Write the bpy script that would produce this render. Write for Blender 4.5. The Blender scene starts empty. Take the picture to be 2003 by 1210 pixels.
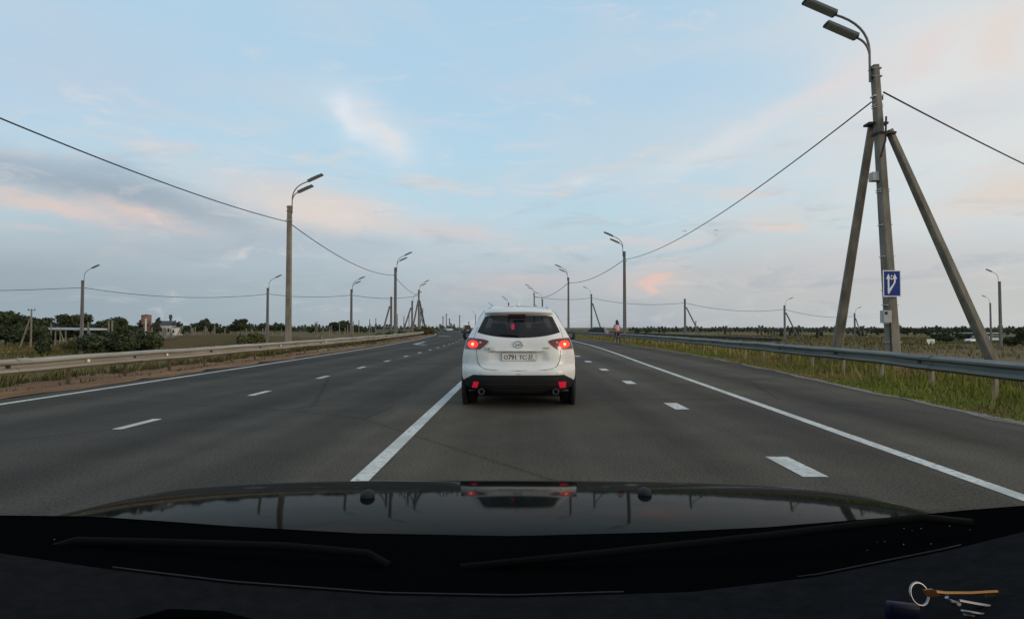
import bpy, bmesh, math, random
import numpy as np
from mathutils import Vector, Matrix, Euler
R = math.radians
random.seed(7)
rng = np.random.default_rng(7)
sc = bpy.context.scene
col = sc.collection

# ------------------------------------------------------------------ camera
CAM_H = 1.25
cam_data = bpy.data.cameras.new('dashcam')
cam = bpy.data.objects.new('dashcam', cam_data)
col.objects.link(cam)
cam.location = (0, 0, CAM_H)
cam.rotation_euler = (R(90 + 1.67), 0, R(0.79))
cam_data.sensor_width = 36
cam_data.lens = 36 * 1200 / 2003
cam_data.clip_start = 0.05
cam_data.clip_end = 9000
sc.camera = cam
CAM_M = Euler(cam.rotation_euler).to_matrix()

# ------------------------------------------------------------------ world
SUN_EL, SUN_AZ = 9.0, 118.0      # azimuth clockwise from +Y (the driving direction)
w = bpy.data.worlds.new('World'); sc.world = w; w.use_nodes = True
nt = w.node_tree; nt.nodes.clear()
def N(t, **k):
    n = nt.nodes.new(t)
    for a, b in k.items(): setattr(n, a, b)
    return n
def L(a, b): nt.links.new(a, b)
def setin(n, i, v):
    if isinstance(v, bpy.types.NodeSocket): L(v, n.inputs[i])
    else: n.inputs[i].default_value = v
def M(op, a, b=None, c=None, clamp=False):
    n = N('ShaderNodeMath', operation=op); n.use_clamp = clamp
    setin(n, 0, a)
    if b is not None: setin(n, 1, b)
    if c is not None: setin(n, 2, c)
    return n.outputs[0]
def MIX(f, a, b, mode='MIX'):
    n = N('ShaderNodeMix', data_type='RGBA', blend_type=mode)
    setin(n, 0, f); setin(n, 6, a); setin(n, 7, b)
    return n.outputs[2]
def lin(c):
    return tuple((v / 12.92 if v <= .04045 else ((v + .055) / 1.055) ** 2.4) for v in [x / 255 for x in c])
SKY_K = 0.1
def skyc(r, g, b): return tuple(v / SKY_K for v in lin((r, g, b))) + (1,)
out = N('ShaderNodeOutputWorld'); bg = N('ShaderNodeBackground'); bg.inputs[1].default_value = SKY_K
L(bg.outputs[0], out.inputs[0])
sky = N('ShaderNodeTexSky', sky_type='NISHITA'); sky.sun_disc = False
sky.sun_elevation = R(SUN_EL); sky.sun_rotation = R(SUN_AZ)
tc = N('ShaderNodeTexCoord'); sep = N('ShaderNodeSeparateXYZ'); L(tc.outputs['Generated'], sep.inputs[0])
az = M('ARCTAN2', sep.outputs[0], sep.outputs[1])       # 0 = straight ahead, + = right
el = M('ARCSINE', M('MAXIMUM', M('MINIMUM', sep.outputs[2], 1.0), -1.0))
# stretched cloud texture space (azimuth, elevation x 3)
def noise(sx, sy, ox, oy, scale, detail=5, rough=.55, dist=0.0):
    cmb = N('ShaderNodeCombineXYZ')
    setin(cmb, 0, M('MULTIPLY_ADD', az, sx, ox)); setin(cmb, 1, M('MULTIPLY_ADD', el, sy, oy))
    n = N('ShaderNodeTexNoise'); L(cmb.outputs[0], n.inputs['Vector'])
    n.inputs['Scale'].default_value = scale; n.inputs['Detail'].default_value = detail
    n.inputs['Roughness'].default_value = rough; n.inputs['Distortion'].default_value = dist
    return n.outputs[0]
def sstep(v, lo, hi):
    n = N('ShaderNodeMapRange', interpolation_type='SMOOTHSTEP')
    setin(n, 0, v); n.inputs[1].default_value = lo; n.inputs[2].default_value = hi
    return n.outputs[0]
ramp = N('ShaderNodeValToRGB'); L(M('DIVIDE', el, 1.5), ramp.inputs[0])
els = [(-.02, (158, 170, 178)), (.0, (166, 177, 184)), (.05, (176, 189, 196)), (.10, (188, 204, 212)), (.18, (190, 217, 230)),
       (.27, (184, 217, 236)), (.40, (179, 213, 236)), (.55, (178, 211, 235)), (1.5, (170, 192, 212))]
while len(ramp.color_ramp.elements) < len(els): ramp.color_ramp.elements.new(.5)
for e, (p, c) in zip(ramp.color_ramp.elements, els):
    e.position = max(0, min(1, p / 1.5)); e.color = skyc(*c)
col_ = MIX(.93, sky.outputs[0], ramp.outputs[0])
wx = M('SUBTRACT', noise(1, 2.2, 3.1, 1.7, 5, 6), .5)
wy = M('SUBTRACT', noise(1, 2.2, 8.1, 4.7, 5, 6), .5)
def pa(px): return math.atan((px - 1018) / 1200)
def pe(px, py): return math.atan((640 - py) / 1200 * math.cos(pa(px)))
def cloud(px, py, wpx, hpx, tilt=0.0, warp=(.06, .04)):
    a0, e0 = pa(px), pe(px, py)
    ca = math.cos(a0)
    wa, we = wpx / 1200 * ca * ca, hpx / 1200 * ca
    da = M('SUBTRACT', M('MULTIPLY_ADD', wx, warp[0] * 2, az), a0)
    de = M('SUBTRACT', M('MULTIPLY_ADD', wy, warp[1] * 2, el), e0)
    if tilt: de = M('MULTIPLY_ADD', da, -tilt, de)
    d = M('ADD', M('POWER', M('ABSOLUTE', M('DIVIDE', da, wa)), 2.0), M('POWER', M('ABSOLUTE', M('DIVIDE', de, we)), 2.0))
    return M('EXPONENT', M('MULTIPLY', d, -1.0))
streak = noise(1.0, 4.5, .3, .9, 6, 7, .6, .4)
soft = noise(1.0, 2.6, 5.3, 2.9, 3.2, 5, .5, .2)
# a broad veil of thin high cloud, denser to the right and low down
veil = M('MULTIPLY', sstep(soft, .40, .70), .50)
col_ = MIX(veil, col_, skyc(203, 211, 219))
right = sstep(az, .12, .72)
col_ = MIX(M('MULTIPLY', right, M('MULTIPLY_ADD', soft, .8, .34)), col_, skyc(224, 224, 222))
# pinkish streaks in the lower half
band = M('MULTIPLY', sstep(el, .03, .12), M('SUBTRACT', 1.0, sstep(el, .2, .36)))
col_ = MIX(M('MULTIPLY', M('MULTIPLY', sstep(streak, .5, .72), band), .65), col_, skyc(226, 211, 203))
low = M('SUBTRACT', 1.0, sstep(el, .0, .13))
col_ = MIX(M('MULTIPLY', low, .35), col_, skyc(168, 174, 184))
for (px, py, wp, hp, tilt, c, s) in (
        (200, 380, 420, 42, -.10, (152, 168, 181), .9), (60, 330, 300, 30, -.05, (166, 180, 196), .6), (420, 480, 420, 46, .04, (171, 181, 194), .60),
        (120, 580, 560, 90, 0, (144, 161, 171), .85), (520, 560, 420, 60, 0, (164, 180, 188), .6), (1620, 570, 520, 70, 0, (188, 190, 188), .8), (1900, 160, 220, 120, 0, (228, 228, 224), .7),
        (120, 120, 330, 110, .1, (188, 203, 222), .55),
        (95, 408, 150, 15, -.22, (228, 204, 194), .75), (265, 426, 110, 14, -.16, (226, 203, 194), .72), (640, 405, 150, 34, -.12, (232, 214, 202), .9),
        (560, 370, 220, 26, -.18, (206, 208, 212), .6), (880, 452, 120, 14, -.1, (216, 204, 202), .6), (1010, 550, 140, 26, 0, (205, 190, 190), .55),
        (700, 520, 420, 30, 0, (176, 192, 202), .5),
        (730, 250, 95, 50, -.35, (204, 222, 236), .7), (684, 224, 26, 26, -.4, (228, 234, 240), .8), (708, 245, 46, 18, -.5, (224, 230, 236), .75), (752, 264, 40, 36, -.8, (224, 226, 228), .8), (860, 238, 120, 12, 0, (196, 214, 228), .6),
        (1133, 354, 30, 9, .1, (214, 222, 226), .75), (1030, 285, 60, 10, 0, (198, 214, 226), .6),
        (1420, 285, 170, 24, .32, (214, 222, 226), .8), (1480, 250, 120, 22, .4, (216, 220, 226), .6),
        (1640, 160, 100, 28, .3, (228, 218, 216), .75), (1820, 95, 90, 26, .35, (226, 216, 214), .8), (1975, 70, 50, 60, 0, (228, 214, 206), .75),
        (1950, 385, 130, 34, .15, (224, 210, 198), .75), (1500, 430, 150, 18, .05, (214, 210, 206), .6), (1520, 452, 60, 10, -.1, (226, 208, 196), .7), (1330, 470, 130, 12, .0, (216, 206, 202), .55),
        (1850, 230, 200, 40, .1, (206, 212, 220), .6), (1700, 520, 300, 40, .05, (198, 196, 200), .55), (1960, 600, 120, 60, 0, (196, 198, 190), .4),
        (1250, 160, 300, 60, 0, (178, 208, 232), .5)):
    col_ = MIX(M('MULTIPLY', cloud(px, py, wp, hp, tilt), s), col_, skyc(*c))
# fine broken streaks over everything
cir = noise(1.0, 3.4, 2.3, 7.1, 11, 9, .66, .7)
cir2 = noise(1.0, 2.2, 9.3, 3.3, 3.0, 4, .5, .3)
col_ = MIX(M('MULTIPLY', M('MULTIPLY', sstep(cir, .50, .74), sstep(cir2, .40, .62)), .5), col_, skyc(226, 219, 216))
cir3 = noise(1.0, 4.2, 6.3, 1.1, 6, 8, .62, .5)
col_ = MIX(M('MULTIPLY', M('MULTIPLY', sstep(cir3, .52, .72), M('SUBTRACT', 1.0, sstep(el, .10, .34))), .45), col_, skyc(160, 172, 184))
# the small salmon cloud low over the right verge
sm = M('MAXIMUM', cloud(1288, 545, 36, 9, .12, (.02, .012)), M('MAXIMUM', cloud(1270, 555, 30, 10, .1, (.03, .02)), cloud(1274, 567, 22, 10, -.3, (.03, .02))))
col_ = MIX(M('MULTIPLY', sstep(sm, .15, .95), .85), col_, skyc(234, 196, 182))
col_ = MIX(M('MULTIPLY', cloud(1275, 556, 75, 26, 0, (.03, .02)), .45), col_, skyc(218, 196, 190))
# the bright warm western sky behind the driver
dsun = M('ADD', M('MULTIPLY', sep.outputs[0], math.sin(R(SUN_AZ))), M('MULTIPLY', sep.outputs[1], math.cos(R(SUN_AZ))))
glow = M('MULTIPLY', sstep(dsun, .3, 1.0), M('SUBTRACT', 1.0, sstep(el, .1, 1.1)))
col_ = MIX(M('MULTIPLY', glow, .9), col_, tuple(1.1 * v for v in skyc(250, 226, 198)[:3]) + (1,))
L(col_, bg.inputs[0])

# ------------------------------------------------------------------ sun
sd = bpy.data.lights.new('sun', 'SUN'); so = bpy.data.objects.new('sun', sd); col.objects.link(so)
sd.energy = 1.0; sd.angle = R(14); sd.color = (1.0, .86, .72)
dirv = Vector((math.sin(R(SUN_AZ)) * math.cos(R(SUN_EL)), math.cos(R(SUN_AZ)) * math.cos(R(SUN_EL)), math.sin(R(SUN_EL))))
so.rotation_euler = dirv.to_track_quat('Z', 'Y').to_euler()
so.location = (30, -40, 60)
sc.view_settings.view_transform = 'Standard'; sc.view_settings.look = 'None'
sc.view_settings.exposure = 0.0; sc.view_settings.gamma = 1.0

# ------------------------------------------------------------------ helpers
def ray(px, py):
    """world direction through a point of the photograph (2003 px wide), scaled to one metre ahead"""
    d = CAM_M @ Vector((px - 1001.5, -(py - 605), -1200))
    return d / d.y
def P(px, py, Y):
    return Vector((0, 0, CAM_H)) + ray(px, py) * Y
def GX(px, Y): return ray(px, 640).x * Y

def tag(o, label=None, cat=None, group=None, kind=None):
    if label: o['label'] = label
    if cat: o['category'] = cat
    if group: o['group'] = group
    if kind: o['kind'] = kind
    return o
def empty(name, loc=(0, 0, 0), rz=0.0):
    o = bpy.data.objects.new(name, None); col.objects.link(o)
    o.empty_display_size = .2
    o.location = loc; o.rotation_euler = (0, 0, rz)
    return o
def thing(name, label, cat, loc=(0, 0, 0), rz=0.0, group=None):
    return tag(empty(name, loc, rz), label, cat, group)
def kids(o): return [c for c in col.objects if c.parent == o]
def copy_tree(o, parent=None):
    c = o.copy(); col.objects.link(c)
    if parent is not None: c.parent = parent
    for ch in list(o.children): copy_tree(ch, c)
    return c

class MB:
    def __init__(s): s.v = []; s.f = []
    def add(s, vs, fs):
        b = len(s.v); s.v += [tuple(x) for x in vs]; s.f += [tuple(i + b for i in f) for f in fs]
        return s
    def box(s, c, size, rot=None):
        hx, hy, hz = (x / 2 for x in size)
        vs = [Vector((x, y, z)) for x in (-hx, hx) for y in (-hy, hy) for z in (-hz, hz)]
        if rot is not None:
            m = Euler(rot).to_matrix(); vs = [m @ v for v in vs]
        vs = [v + Vector(c) for v in vs]
        return s.add(vs, [(0, 1, 3, 2), (4, 6, 7, 5), (0, 4, 5, 1), (2, 3, 7, 6), (0, 2, 6, 4), (1, 5, 7, 3)])
    def bev(s, c, size, b=.02, rot=None):
        bm = bmesh.new(); bmesh.ops.create_cube(bm, size=1)
        for v in bm.verts: v.co = Vector((v.co.x * size[0], v.co.y * size[1], v.co.z * size[2]))
        bmesh.ops.bevel(bm, geom=list(bm.edges), offset=b, segments=2, affect='EDGES', profile=.5)
        m = Euler(rot).to_matrix() if rot is not None else Matrix.Identity(3)
        bm.verts.index_update()
        s.add([m @ v.co + Vector(c) for v in bm.verts], [[v.index for v in f.verts] for f in bm.faces]); bm.free()
        return s
    def tube(s, pts, rad, n=8, cap=True):
        pts = [Vector(p) for p in pts]
        if not hasattr(rad, '__len__'): rad = [rad] * len(pts)
        rings = []; up = None
        for i, p in enumerate(pts):
            d = (pts[min(i + 1, len(pts) - 1)] - pts[max(i - 1, 0)]).normalized()
            if up is None:
                up = d.orthogonal().normalized()
            up = (up - d * up.dot(d))
            up = up.normalized() if up.length > 1e-6 else d.orthogonal().normalized()
            q = d.cross(up)
            rings.append([p + (up * math.cos(2 * math.pi * k / n) + q * math.sin(2 * math.pi * k / n)) * rad[i] for k in range(n)])
        vs = [v for r in rings for v in r]; fs = []
        for i in range(len(rings) - 1):
            for k in range(n):
                a, b = i * n + k, i * n + (k + 1) % n
                fs.append((a, b, b + n, a + n))
        if cap:
            fs.append(tuple(reversed(range(n)))); fs.append(tuple(range((len(rings) - 1) * n, len(rings) * n)))
        return s.add(vs, fs)
    def sect(s, secs, cap=True):
        """loft of same-length closed rings"""
        n = len(secs[0]); vs = [v for r in secs for v in r]; fs = []
        for i in range(len(secs) - 1):
            for k in range(n):
                a, b = i * n + k, i * n + (k + 1) % n
                fs.append((a, b, b + n, a + n))
        if cap:
            fs.append(tuple(reversed(range(n)))); fs.append(tuple(range((len(secs) - 1) * n, len(secs) * n)))
        return s.add(vs, fs)
    def grid(s, rows):
        n = len(rows[0]); vs = [v for r in rows for v in r]
        fs = [(i * n + k, i * n + k + 1, (i + 1) * n + k + 1, (i + 1) * n + k) for i in range(len(rows) - 1) for k in range(n - 1)]
        return s.add(vs, fs)
    def torus(s, c, R_, r, axis=(1, 0, 0), n=24, m=8, a0=0, a1=2 * math.pi):
        ax = Vector(axis).normalized(); u = ax.orthogonal().normalized(); v = ax.cross(u); c = Vector(c)
        full = abs(a1 - a0 - 2 * math.pi) < 1e-6
        k = n if full else n + 1
        vs = []; fs = []
        for i in range(k):
            a = a0 + (a1 - a0) * i / n; d = u * math.cos(a) + v * math.sin(a)
            for j in range(m):
                b = 2 * math.pi * j / m
                vs.append(c + d * (R_ + r * math.cos(b)) + ax * (r * math.sin(b)))
        for i in range(n):
            for j in range(m):
                a = i * m + j; b = i * m + (j + 1) % m; i2 = ((i + 1) % k) * m
                fs.append((a, b, i2 + (j + 1) % m, i2 + j))
        return s.add(vs, fs)
    def ell(s, c, r, n=12, m=8):
        c = Vector(c); vs = [c + Vector((0, 0, r[2]))]; fs = []
        for i in range(1, m):
            t = math.pi * i / m
            for k in range(n):
                a = 2 * math.pi * k / n
                vs.append(c + Vector((r[0] * math.sin(t) * math.cos(a), r[1] * math.sin(t) * math.sin(a), r[2] * math.cos(t))))
        vs.append(c - Vector((0, 0, r[2])))
        for k in range(n): fs.append((0, 1 + k, 1 + (k + 1) % n))
        for i in range(m - 2):
            for k in range(n):
                a = 1 + i * n + k; b = 1 + i * n + (k + 1) % n
                fs.append((a, a + n, b + n, b))
        e = len(vs) - 1
        for k in range(n): fs.append((e, 1 + (m - 2) * n + (k + 1) % n, 1 + (m - 2) * n + k))
        return s.add(vs, fs)
    def lathe(s, c, prof, axis='X', n=24):
        """prof: (radius, along)"""
        secs = []
        for r, a in prof:
            ring = []
            for k in range(n):
                t = 2 * math.pi * k / n
                x, y = r * math.cos(t), r * math.sin(t)
                ring.append(Vector(c) + (Vector((a, x, y)) if axis == 'X' else Vector((x, y, a)) if axis == 'Z' else Vector((x, a, y))))
            secs.append(ring)
        return s.sect(secs)
    def poly(s, pts, th, nrm):
        """flat polygon of thickness th along nrm"""
        n = len(pts); a = [Vector(p) for p in pts]; b = [p + Vector(nrm) * th for p in a]
        fs = [tuple(range(n)), tuple(reversed(range(n, 2 * n)))]
        fs += [(i, i + n, (i + 1) % n + n, (i + 1) % n) for i in range(n)]
        return s.add(a + b, fs)
    def build(s, name, mat, parent=None, smooth=False, fix=True, auto=None):
        me = bpy.data.meshes.new(name); me.from_pydata(s.v, [], s.f)
        if fix:
            bm = bmesh.new(); bm.from_mesh(me); bmesh.ops.recalc_face_normals(bm, faces=bm.faces); bm.to_mesh(me); bm.free()
        o = bpy.data.objects.new(name, me); col.objects.link(o)
        if mat: me.materials.append(mat)
        if parent is not None: o.parent = parent
        if smooth:
            me.polygons.foreach_set('use_smooth', [True] * len(me.polygons))
            if auto: me.set_sharp_from_angle(angle=R(auto))
        me.update()
        return o

# ------------------------------------------------------------------ materials
MATS = {}
def mat(name, c, rough=.6, metal=0.0, spec=.5, c2=None, nscale=3.0, detail=6, lo=.35, hi=.65, bump=0.0, bscale=60, emis=None, es=0, isl=0.0, coat=0, ior=None, alpha=None, stretch=None, c3=None, n3=.4):
    m = bpy.data.materials.new(name); m.use_nodes = True; t = m.node_tree
    b = t.nodes['Principled BSDF']
    b.inputs['Roughness'].default_value = rough; b.inputs['Metallic'].default_value = metal
    b.inputs['Specular IOR Level'].default_value = spec
    if ior: b.inputs['IOR'].default_value = ior
    if coat: b.inputs['Coat Weight'].default_value = coat; b.inputs['Coat Roughness'].default_value = .03
    if alpha is not None: b.inputs['Alpha'].default_value = alpha
    b.inputs['Base Color'].default_value = (*c, 1)
    cur = None
    g = t.nodes.new('ShaderNodeNewGeometry')
    pos = g.outputs['Position']
    def obj():
        tcn = t.nodes.new('ShaderNodeTexCoord'); o_ = tcn.outputs['Object']
        if stretch:
            mp = t.nodes.new('ShaderNodeMapping'); t.links.new(o_, mp.inputs[0]); mp.inputs['Scale'].default_value = stretch; o_ = mp.outputs[0]
        return o_
    vec = obj()
    def nz(scale, det=6, rg=.6):
        n = t.nodes.new('ShaderNodeTexNoise'); t.links.new(vec, n.inputs['Vector'])
        n.inputs['Scale'].default_value = scale; n.inputs['Detail'].default_value = det; n.inputs['Roughness'].default_value = rg
        return n.outputs[0]
    def mr(v, a, b_):
        n = t.nodes.new('ShaderNodeMapRange'); t.links.new(v, n.inputs[0]); n.inputs[1].default_value = a; n.inputs[2].default_value = b_
        return n.outputs[0]
    def mx(f, a, b_):
        n = t.nodes.new('ShaderNodeMix'); n.data_type = 'RGBA'
        if isinstance(f, float): n.inputs[0].default_value = f
        else: t.links.new(f, n.inputs[0])
        for i, v in ((6, a), (7, b_)):
            if isinstance(v, tuple): n.inputs[i].default_value = (*v, 1)
            else: t.links.new(v, n.inputs[i])
        return n.outputs[2]
    if c2: cur = mx(mr(nz(nscale, detail), lo, hi), tuple(c), tuple(c2))
    if c3: cur = mx(mr(nz(n3, 5), .45, .62), cur if cur is not None else tuple(c), tuple(c3))
    if isl:
        hsv = t.nodes.new('ShaderNodeHueSaturation')
        mm = t.nodes.new('ShaderNodeMapRange'); t.links.new(g.outputs['Random Per Island'], mm.inputs[0])
        mm.inputs[3].default_value = 1 - isl; mm.inputs[4].default_value = 1 + isl
        t.links.new(mm.outputs[0], hsv.inputs['Value'])
        if cur is not None: t.links.new(cur, hsv.inputs['Color'])
        else: hsv.inputs['Color'].default_value = (*c, 1)
        cur = hsv.outputs[0]
    if cur is not None: t.links.new(cur, b.inputs['Base Color'])
    if bump:
        bp = t.nodes.new('ShaderNodeBump'); bp.inputs['Strength'].default_value = bump; bp.inputs['Distance'].default_value = .02
        t.links.new(nz(bscale, 4), bp.inputs['Height']); t.links.new(bp.outputs[0], b.inputs['Normal'])
    if emis:
        b.inputs['Emission Color'].default_value = (*emis, 1); b.inputs['Emission Strength'].default_value = es
    MATS[name] = m
    return m

m_asph = mat('asphalt', (.076, .065, .049), .92, c2=(.098, .084, .064), nscale=.9, bump=.35, bscale=140, spec=.12, c3=(.060, .055, .049), n3=.12)
def asphalt_detail(m):
    """fine speckle, wheel tracks along the lanes and hairline cracks"""
    t = m.node_tree; b = t.nodes['Principled BSDF']
    src = b.inputs['Base Color'].links[0].from_socket
    tcn = t.nodes.new('ShaderNodeTexCoord')
    n = t.nodes.new('ShaderNodeTexNoise'); t.links.new(tcn.outputs['Object'], n.inputs['Vector']); n.inputs['Scale'].default_value = 45; n.inputs['Detail'].default_value = 3; n.inputs['Roughness'].default_value = .8
    r = t.nodes.new('ShaderNodeMapRange'); t.links.new(n.outputs[0], r.inputs[0]); r.inputs[1].default_value = .36; r.inputs[2].default_value = .64; r.inputs[3].default_value = .55; r.inputs[4].default_value = 1.5
    mp = t.nodes.new('ShaderNodeMapping'); t.links.new(tcn.outputs['Object'], mp.inputs[0]); mp.inputs['Scale'].default_value = (1.3, .02, 1)
    n2 = t.nodes.new('ShaderNodeTexNoise'); t.links.new(mp.outputs[0], n2.inputs['Vector']); n2.inputs['Scale'].default_value = 1.0; n2.inputs['Detail'].default_value = 3
    r2 = t.nodes.new('ShaderNodeMapRange'); t.links.new(n2.outputs[0], r2.inputs[0]); r2.inputs[1].default_value = .3; r2.inputs[2].default_value = .7; r2.inputs[3].default_value = .74; r2.inputs[4].default_value = 1.2
    mu = t.nodes.new('ShaderNodeMath'); mu.operation = 'MULTIPLY'; t.links.new(r.outputs[0], mu.inputs[0]); t.links.new(r2.outputs[0], mu.inputs[1])
    vo = t.nodes.new('ShaderNodeTexVoronoi'); vo.feature = 'DISTANCE_TO_EDGE'
    wv = t.nodes.new('ShaderNodeVectorMath'); wv.operation = 'MULTIPLY_ADD'; t.links.new(n.outputs['Color'], wv.inputs[0]); wv.inputs[1].default_value = (.25, .25, .25); t.links.new(tcn.outputs['Object'], wv.inputs[2])
    t.links.new(wv.outputs[0], vo.inputs['Vector']); vo.inputs['Scale'].default_value = .16
    cr = t.nodes.new('ShaderNodeMapRange'); t.links.new(vo.outputs['Distance'], cr.inputs[0]); cr.inputs[1].default_value = .0; cr.inputs[2].default_value = .0045; cr.inputs[3].default_value = .45; cr.inputs[4].default_value = 1
    # polished wheel tracks 1.8 m apart in every 3.7 m lane, broken up by noise
    sx = t.nodes.new('ShaderNodeSeparateXYZ'); t.links.new(tcn.outputs['Object'], sx.inputs[0])
    def mth(op, a, b_=0.0):
        k = t.nodes.new('ShaderNodeMath'); k.operation = op
        for i, v in ((0, a), (1, b_)):
            if isinstance(v, float): k.inputs[i].default_value = v
            else: t.links.new(v, k.inputs[i])
        return k.outputs[0]
    wob = mth('MULTIPLY', n2.outputs[0], .8)
    ph = mth('MULTIPLY', mth('ADD', mth('ADD', sx.outputs[0], wob), -.9), 3.396)
    trk = mth('ADD', mth('MULTIPLY', mth('COSINE', ph), .14), 1.0)
    mu0 = mu; mu = t.nodes.new('ShaderNodeMath'); mu.operation = 'MULTIPLY'; t.links.new(mu0.outputs[0], mu.inputs[0]); t.links.new(trk, mu.inputs[1])
    mu2 = t.nodes.new('ShaderNodeMath'); mu2.operation = 'MULTIPLY'; t.links.new(mu.outputs[0], mu2.inputs[0]); t.links.new(cr.outputs[0], mu2.inputs[1])
    hs = t.nodes.new('ShaderNodeHueSaturation'); t.links.new(src, hs.inputs['Color']); t.links.new(mu2.outputs[0], hs.inputs['Value'])
    # left lanes darkened and cooled, windscreen tint partly put into the asphalt colour
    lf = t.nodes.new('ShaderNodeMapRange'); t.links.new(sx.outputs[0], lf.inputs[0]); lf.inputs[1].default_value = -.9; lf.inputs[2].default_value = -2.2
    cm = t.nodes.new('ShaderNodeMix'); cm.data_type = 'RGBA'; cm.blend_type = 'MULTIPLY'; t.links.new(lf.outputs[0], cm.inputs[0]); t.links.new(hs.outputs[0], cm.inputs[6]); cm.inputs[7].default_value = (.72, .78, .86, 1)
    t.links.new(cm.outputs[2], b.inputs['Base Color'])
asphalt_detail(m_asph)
m_paint = mat('road_paint', (.60, .60, .56), .7, c2=(.14, .135, .12), nscale=16, detail=10, lo=.50, hi=.72, bump=.1, c3=(.42, .42, .39), n3=1.2)
m_ground = mat('field_ground', (.125, .11, .042), 1, c2=(.085, .085, .033), nscale=.35, c3=(.15, .105, .06), n3=.07, spec=.1, bump=.5, bscale=6)
m_verge = mat('verge_ground', (.15, .125, .05), 1, c2=(.07, .075, .025), nscale=.8, c3=(.12, .09, .05), n3=.3, spec=.1, bump=.6, bscale=12)
m_soil = mat('red_soil', (.25, .14, .075), 1, c2=(.14, .085, .05), nscale=1.6, c3=(.28, .18, .105), n3=.5, spec=.1, bump=.8, bscale=22, stretch=(1, .35, 1))
m_gravel = mat('edge_gravel', (.30, .28, .24), 1, c2=(.16, .15, .12), nscale=5, spec=.1, bump=.7, bscale=40)
m_conc = mat('pole_concrete', (.26, .235, .19), .9, c2=(.14, .125, .10), nscale=3.2, bump=.2, bscale=30, stretch=(1, 1, .35), spec=.2)
m_cdark = mat('weathered_pole_concrete', (.17, .165, .155), .9, c2=(.12, .115, .11), nscale=1.4, bump=.2, bscale=30, stretch=(1, 1, .3), spec=.2)
m_postd = mat('dull_post_steel', (.12, .095, .065), .9, c2=(.08, .065, .045), nscale=5, spec=.2)
m_raild = mat('old_dark_rail', (.07, .075, .07), .8, c2=(.05, .052, .05), nscale=1.5, spec=.2)
m_post = mat('sunlit_post_steel', (.36, .30, .21), .75, c2=(.25, .2, .14), nscale=5, spec=.3)  # sunlight reflected by the steel put into the tan colour
m_rail = mat('shaded_galvanised_steel', (.165, .18, .165), .6, metal=.1, c2=(.10, .11, .10), nscale=2.5, bump=.05, bscale=8, stretch=(1, .3, 3))  # right rail: face turned from the sun, its shade put into the darker colour
m_rail_l = mat('sunlit_galvanised_steel', (.36, .34, .29), .62, metal=.1, c2=(.24, .215, .17), nscale=2.2, bump=.05, bscale=8, stretch=(1, .3, 3))  # left rail: warm sunlight on its face put into the paler colour
m_lamp = mat('lamp_housing', (.07, .08, .075), .5, metal=.3)
m_lens = mat('lamp_glass', (.3, .3, .28), .3)
m_arm = mat('lamp_arm_steel', (.16, .16, .155), .5, metal=.5)
m_band = mat('steel_band', (.42, .42, .40), .45, metal=.6)
m_wire = mat('black_cable', (.012, .012, .013), .7)
m_black = mat('black_plastic', (.012, .012, .013), .75, spec=.3, c2=(.018, .018, .019), nscale=30)
m_rubber = mat('tyre_rubber', (.012, .012, .012), .9, spec=.2, c2=(.02, .019, .018), nscale=8)
m_white = mat('white_car_paint', (.70, .71, .69), .34, coat=.15, spec=.4, c2=(.60, .60, .575), nscale=2.5, lo=.4, hi=.75)
m_glass = mat('dark_tinted_glass', (.006, .007, .008), .06, spec=.5)
m_chrome = mat('chrome', (.62, .62, .62), .22, metal=1)
m_leaf = mat('dark_foliage', (.032, .046, .022), .8, c2=(.055, .072, .032), nscale=.8, isl=.35, spec=.2)
m_leaf2 = mat('olive_foliage', (.06, .068, .022), .8, c2=(.09, .09, .03), nscale=.8, isl=.35, spec=.2)
m_leaf3 = mat('far_foliage', (.05, .06, .042), .85, c2=(.08, .085, .058), nscale=.2, isl=.3, spec=.1)
m_bark = mat('bark', (.10, .08, .06), .95, c2=(.06, .05, .04), nscale=4)
m_blue = mat('sign_blue', (.006, .035, .21), .6, spec=.2)
m_swhite = mat('sign_white', (.72, .73, .72), .5)
m_box = mat('grey_cabinet_paint', (.40, .40, .38), .5, c2=(.33, .33, .31), nscale=5)
m_wood = mat('weathered_wood', (.20, .16, .11), .9, c2=(.13, .10, .07), nscale=6)
m_brick = mat('reddish_brick', (.26, .15, .10), .9, c2=(.2, .11, .08), nscale=3)
m_wall = mat('white_plaster', (.62, .62, .60), .8, c2=(.5, .5, .48), nscale=1.5)
m_bwall = mat('blue_sheet_metal', (.03, .05, .11), .6, c2=(.04, .06, .12), nscale=2)
m_roof = mat('pale_roof_sheet', (.45, .52, .56), .5, c2=(.36, .42, .46), nscale=2)
m_droof = mat('dark_roof', (.05, .05, .055), .8)

# ------------------------------------------------------------------ road geometry
K = .00075
def Xc(Y):
    if Y < 25: return 0.0
    if Y < 230: return -K * (Y - 25) ** 2
    return -K * 205 ** 2 - 2 * K * 205 * (Y - 230)
def lerp(tab, x):
    if x <= tab[0][0]: return tab[0][1]
    for (a, u), (b, v) in zip(tab, tab[1:]):
        if x <= b: return u + (v - u) * (x - a) / (b - a)
    return tab[-1][1]
PAVE = [(7, 6.45), (10, 6.6), (13, 6.8), (18, 7.3), (25, 7.8), (45, 8.2), (70, 8.5)]
RAIL_R = [(7, 7.75), (9, 7.9), (13, 8.4), (18, 8.75), (30, 9.1), (50, 9.5), (80, 9.7)]
EDGE_R = [(4, 3.67), (9.5, 3.86), (22, 4.28), (43, 5.15), (70, 6.0)]
EDGE_L = [(10, -8.45), (20, -8.6), (35, -8.95), (75, -9.8)]
RAIL_L = [(12, -10.35), (20, -10.3), (40, -10.7), (75, -11.6)]
def off(tab, Y): return Xc(Y) + lerp(tab, Y)
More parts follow.
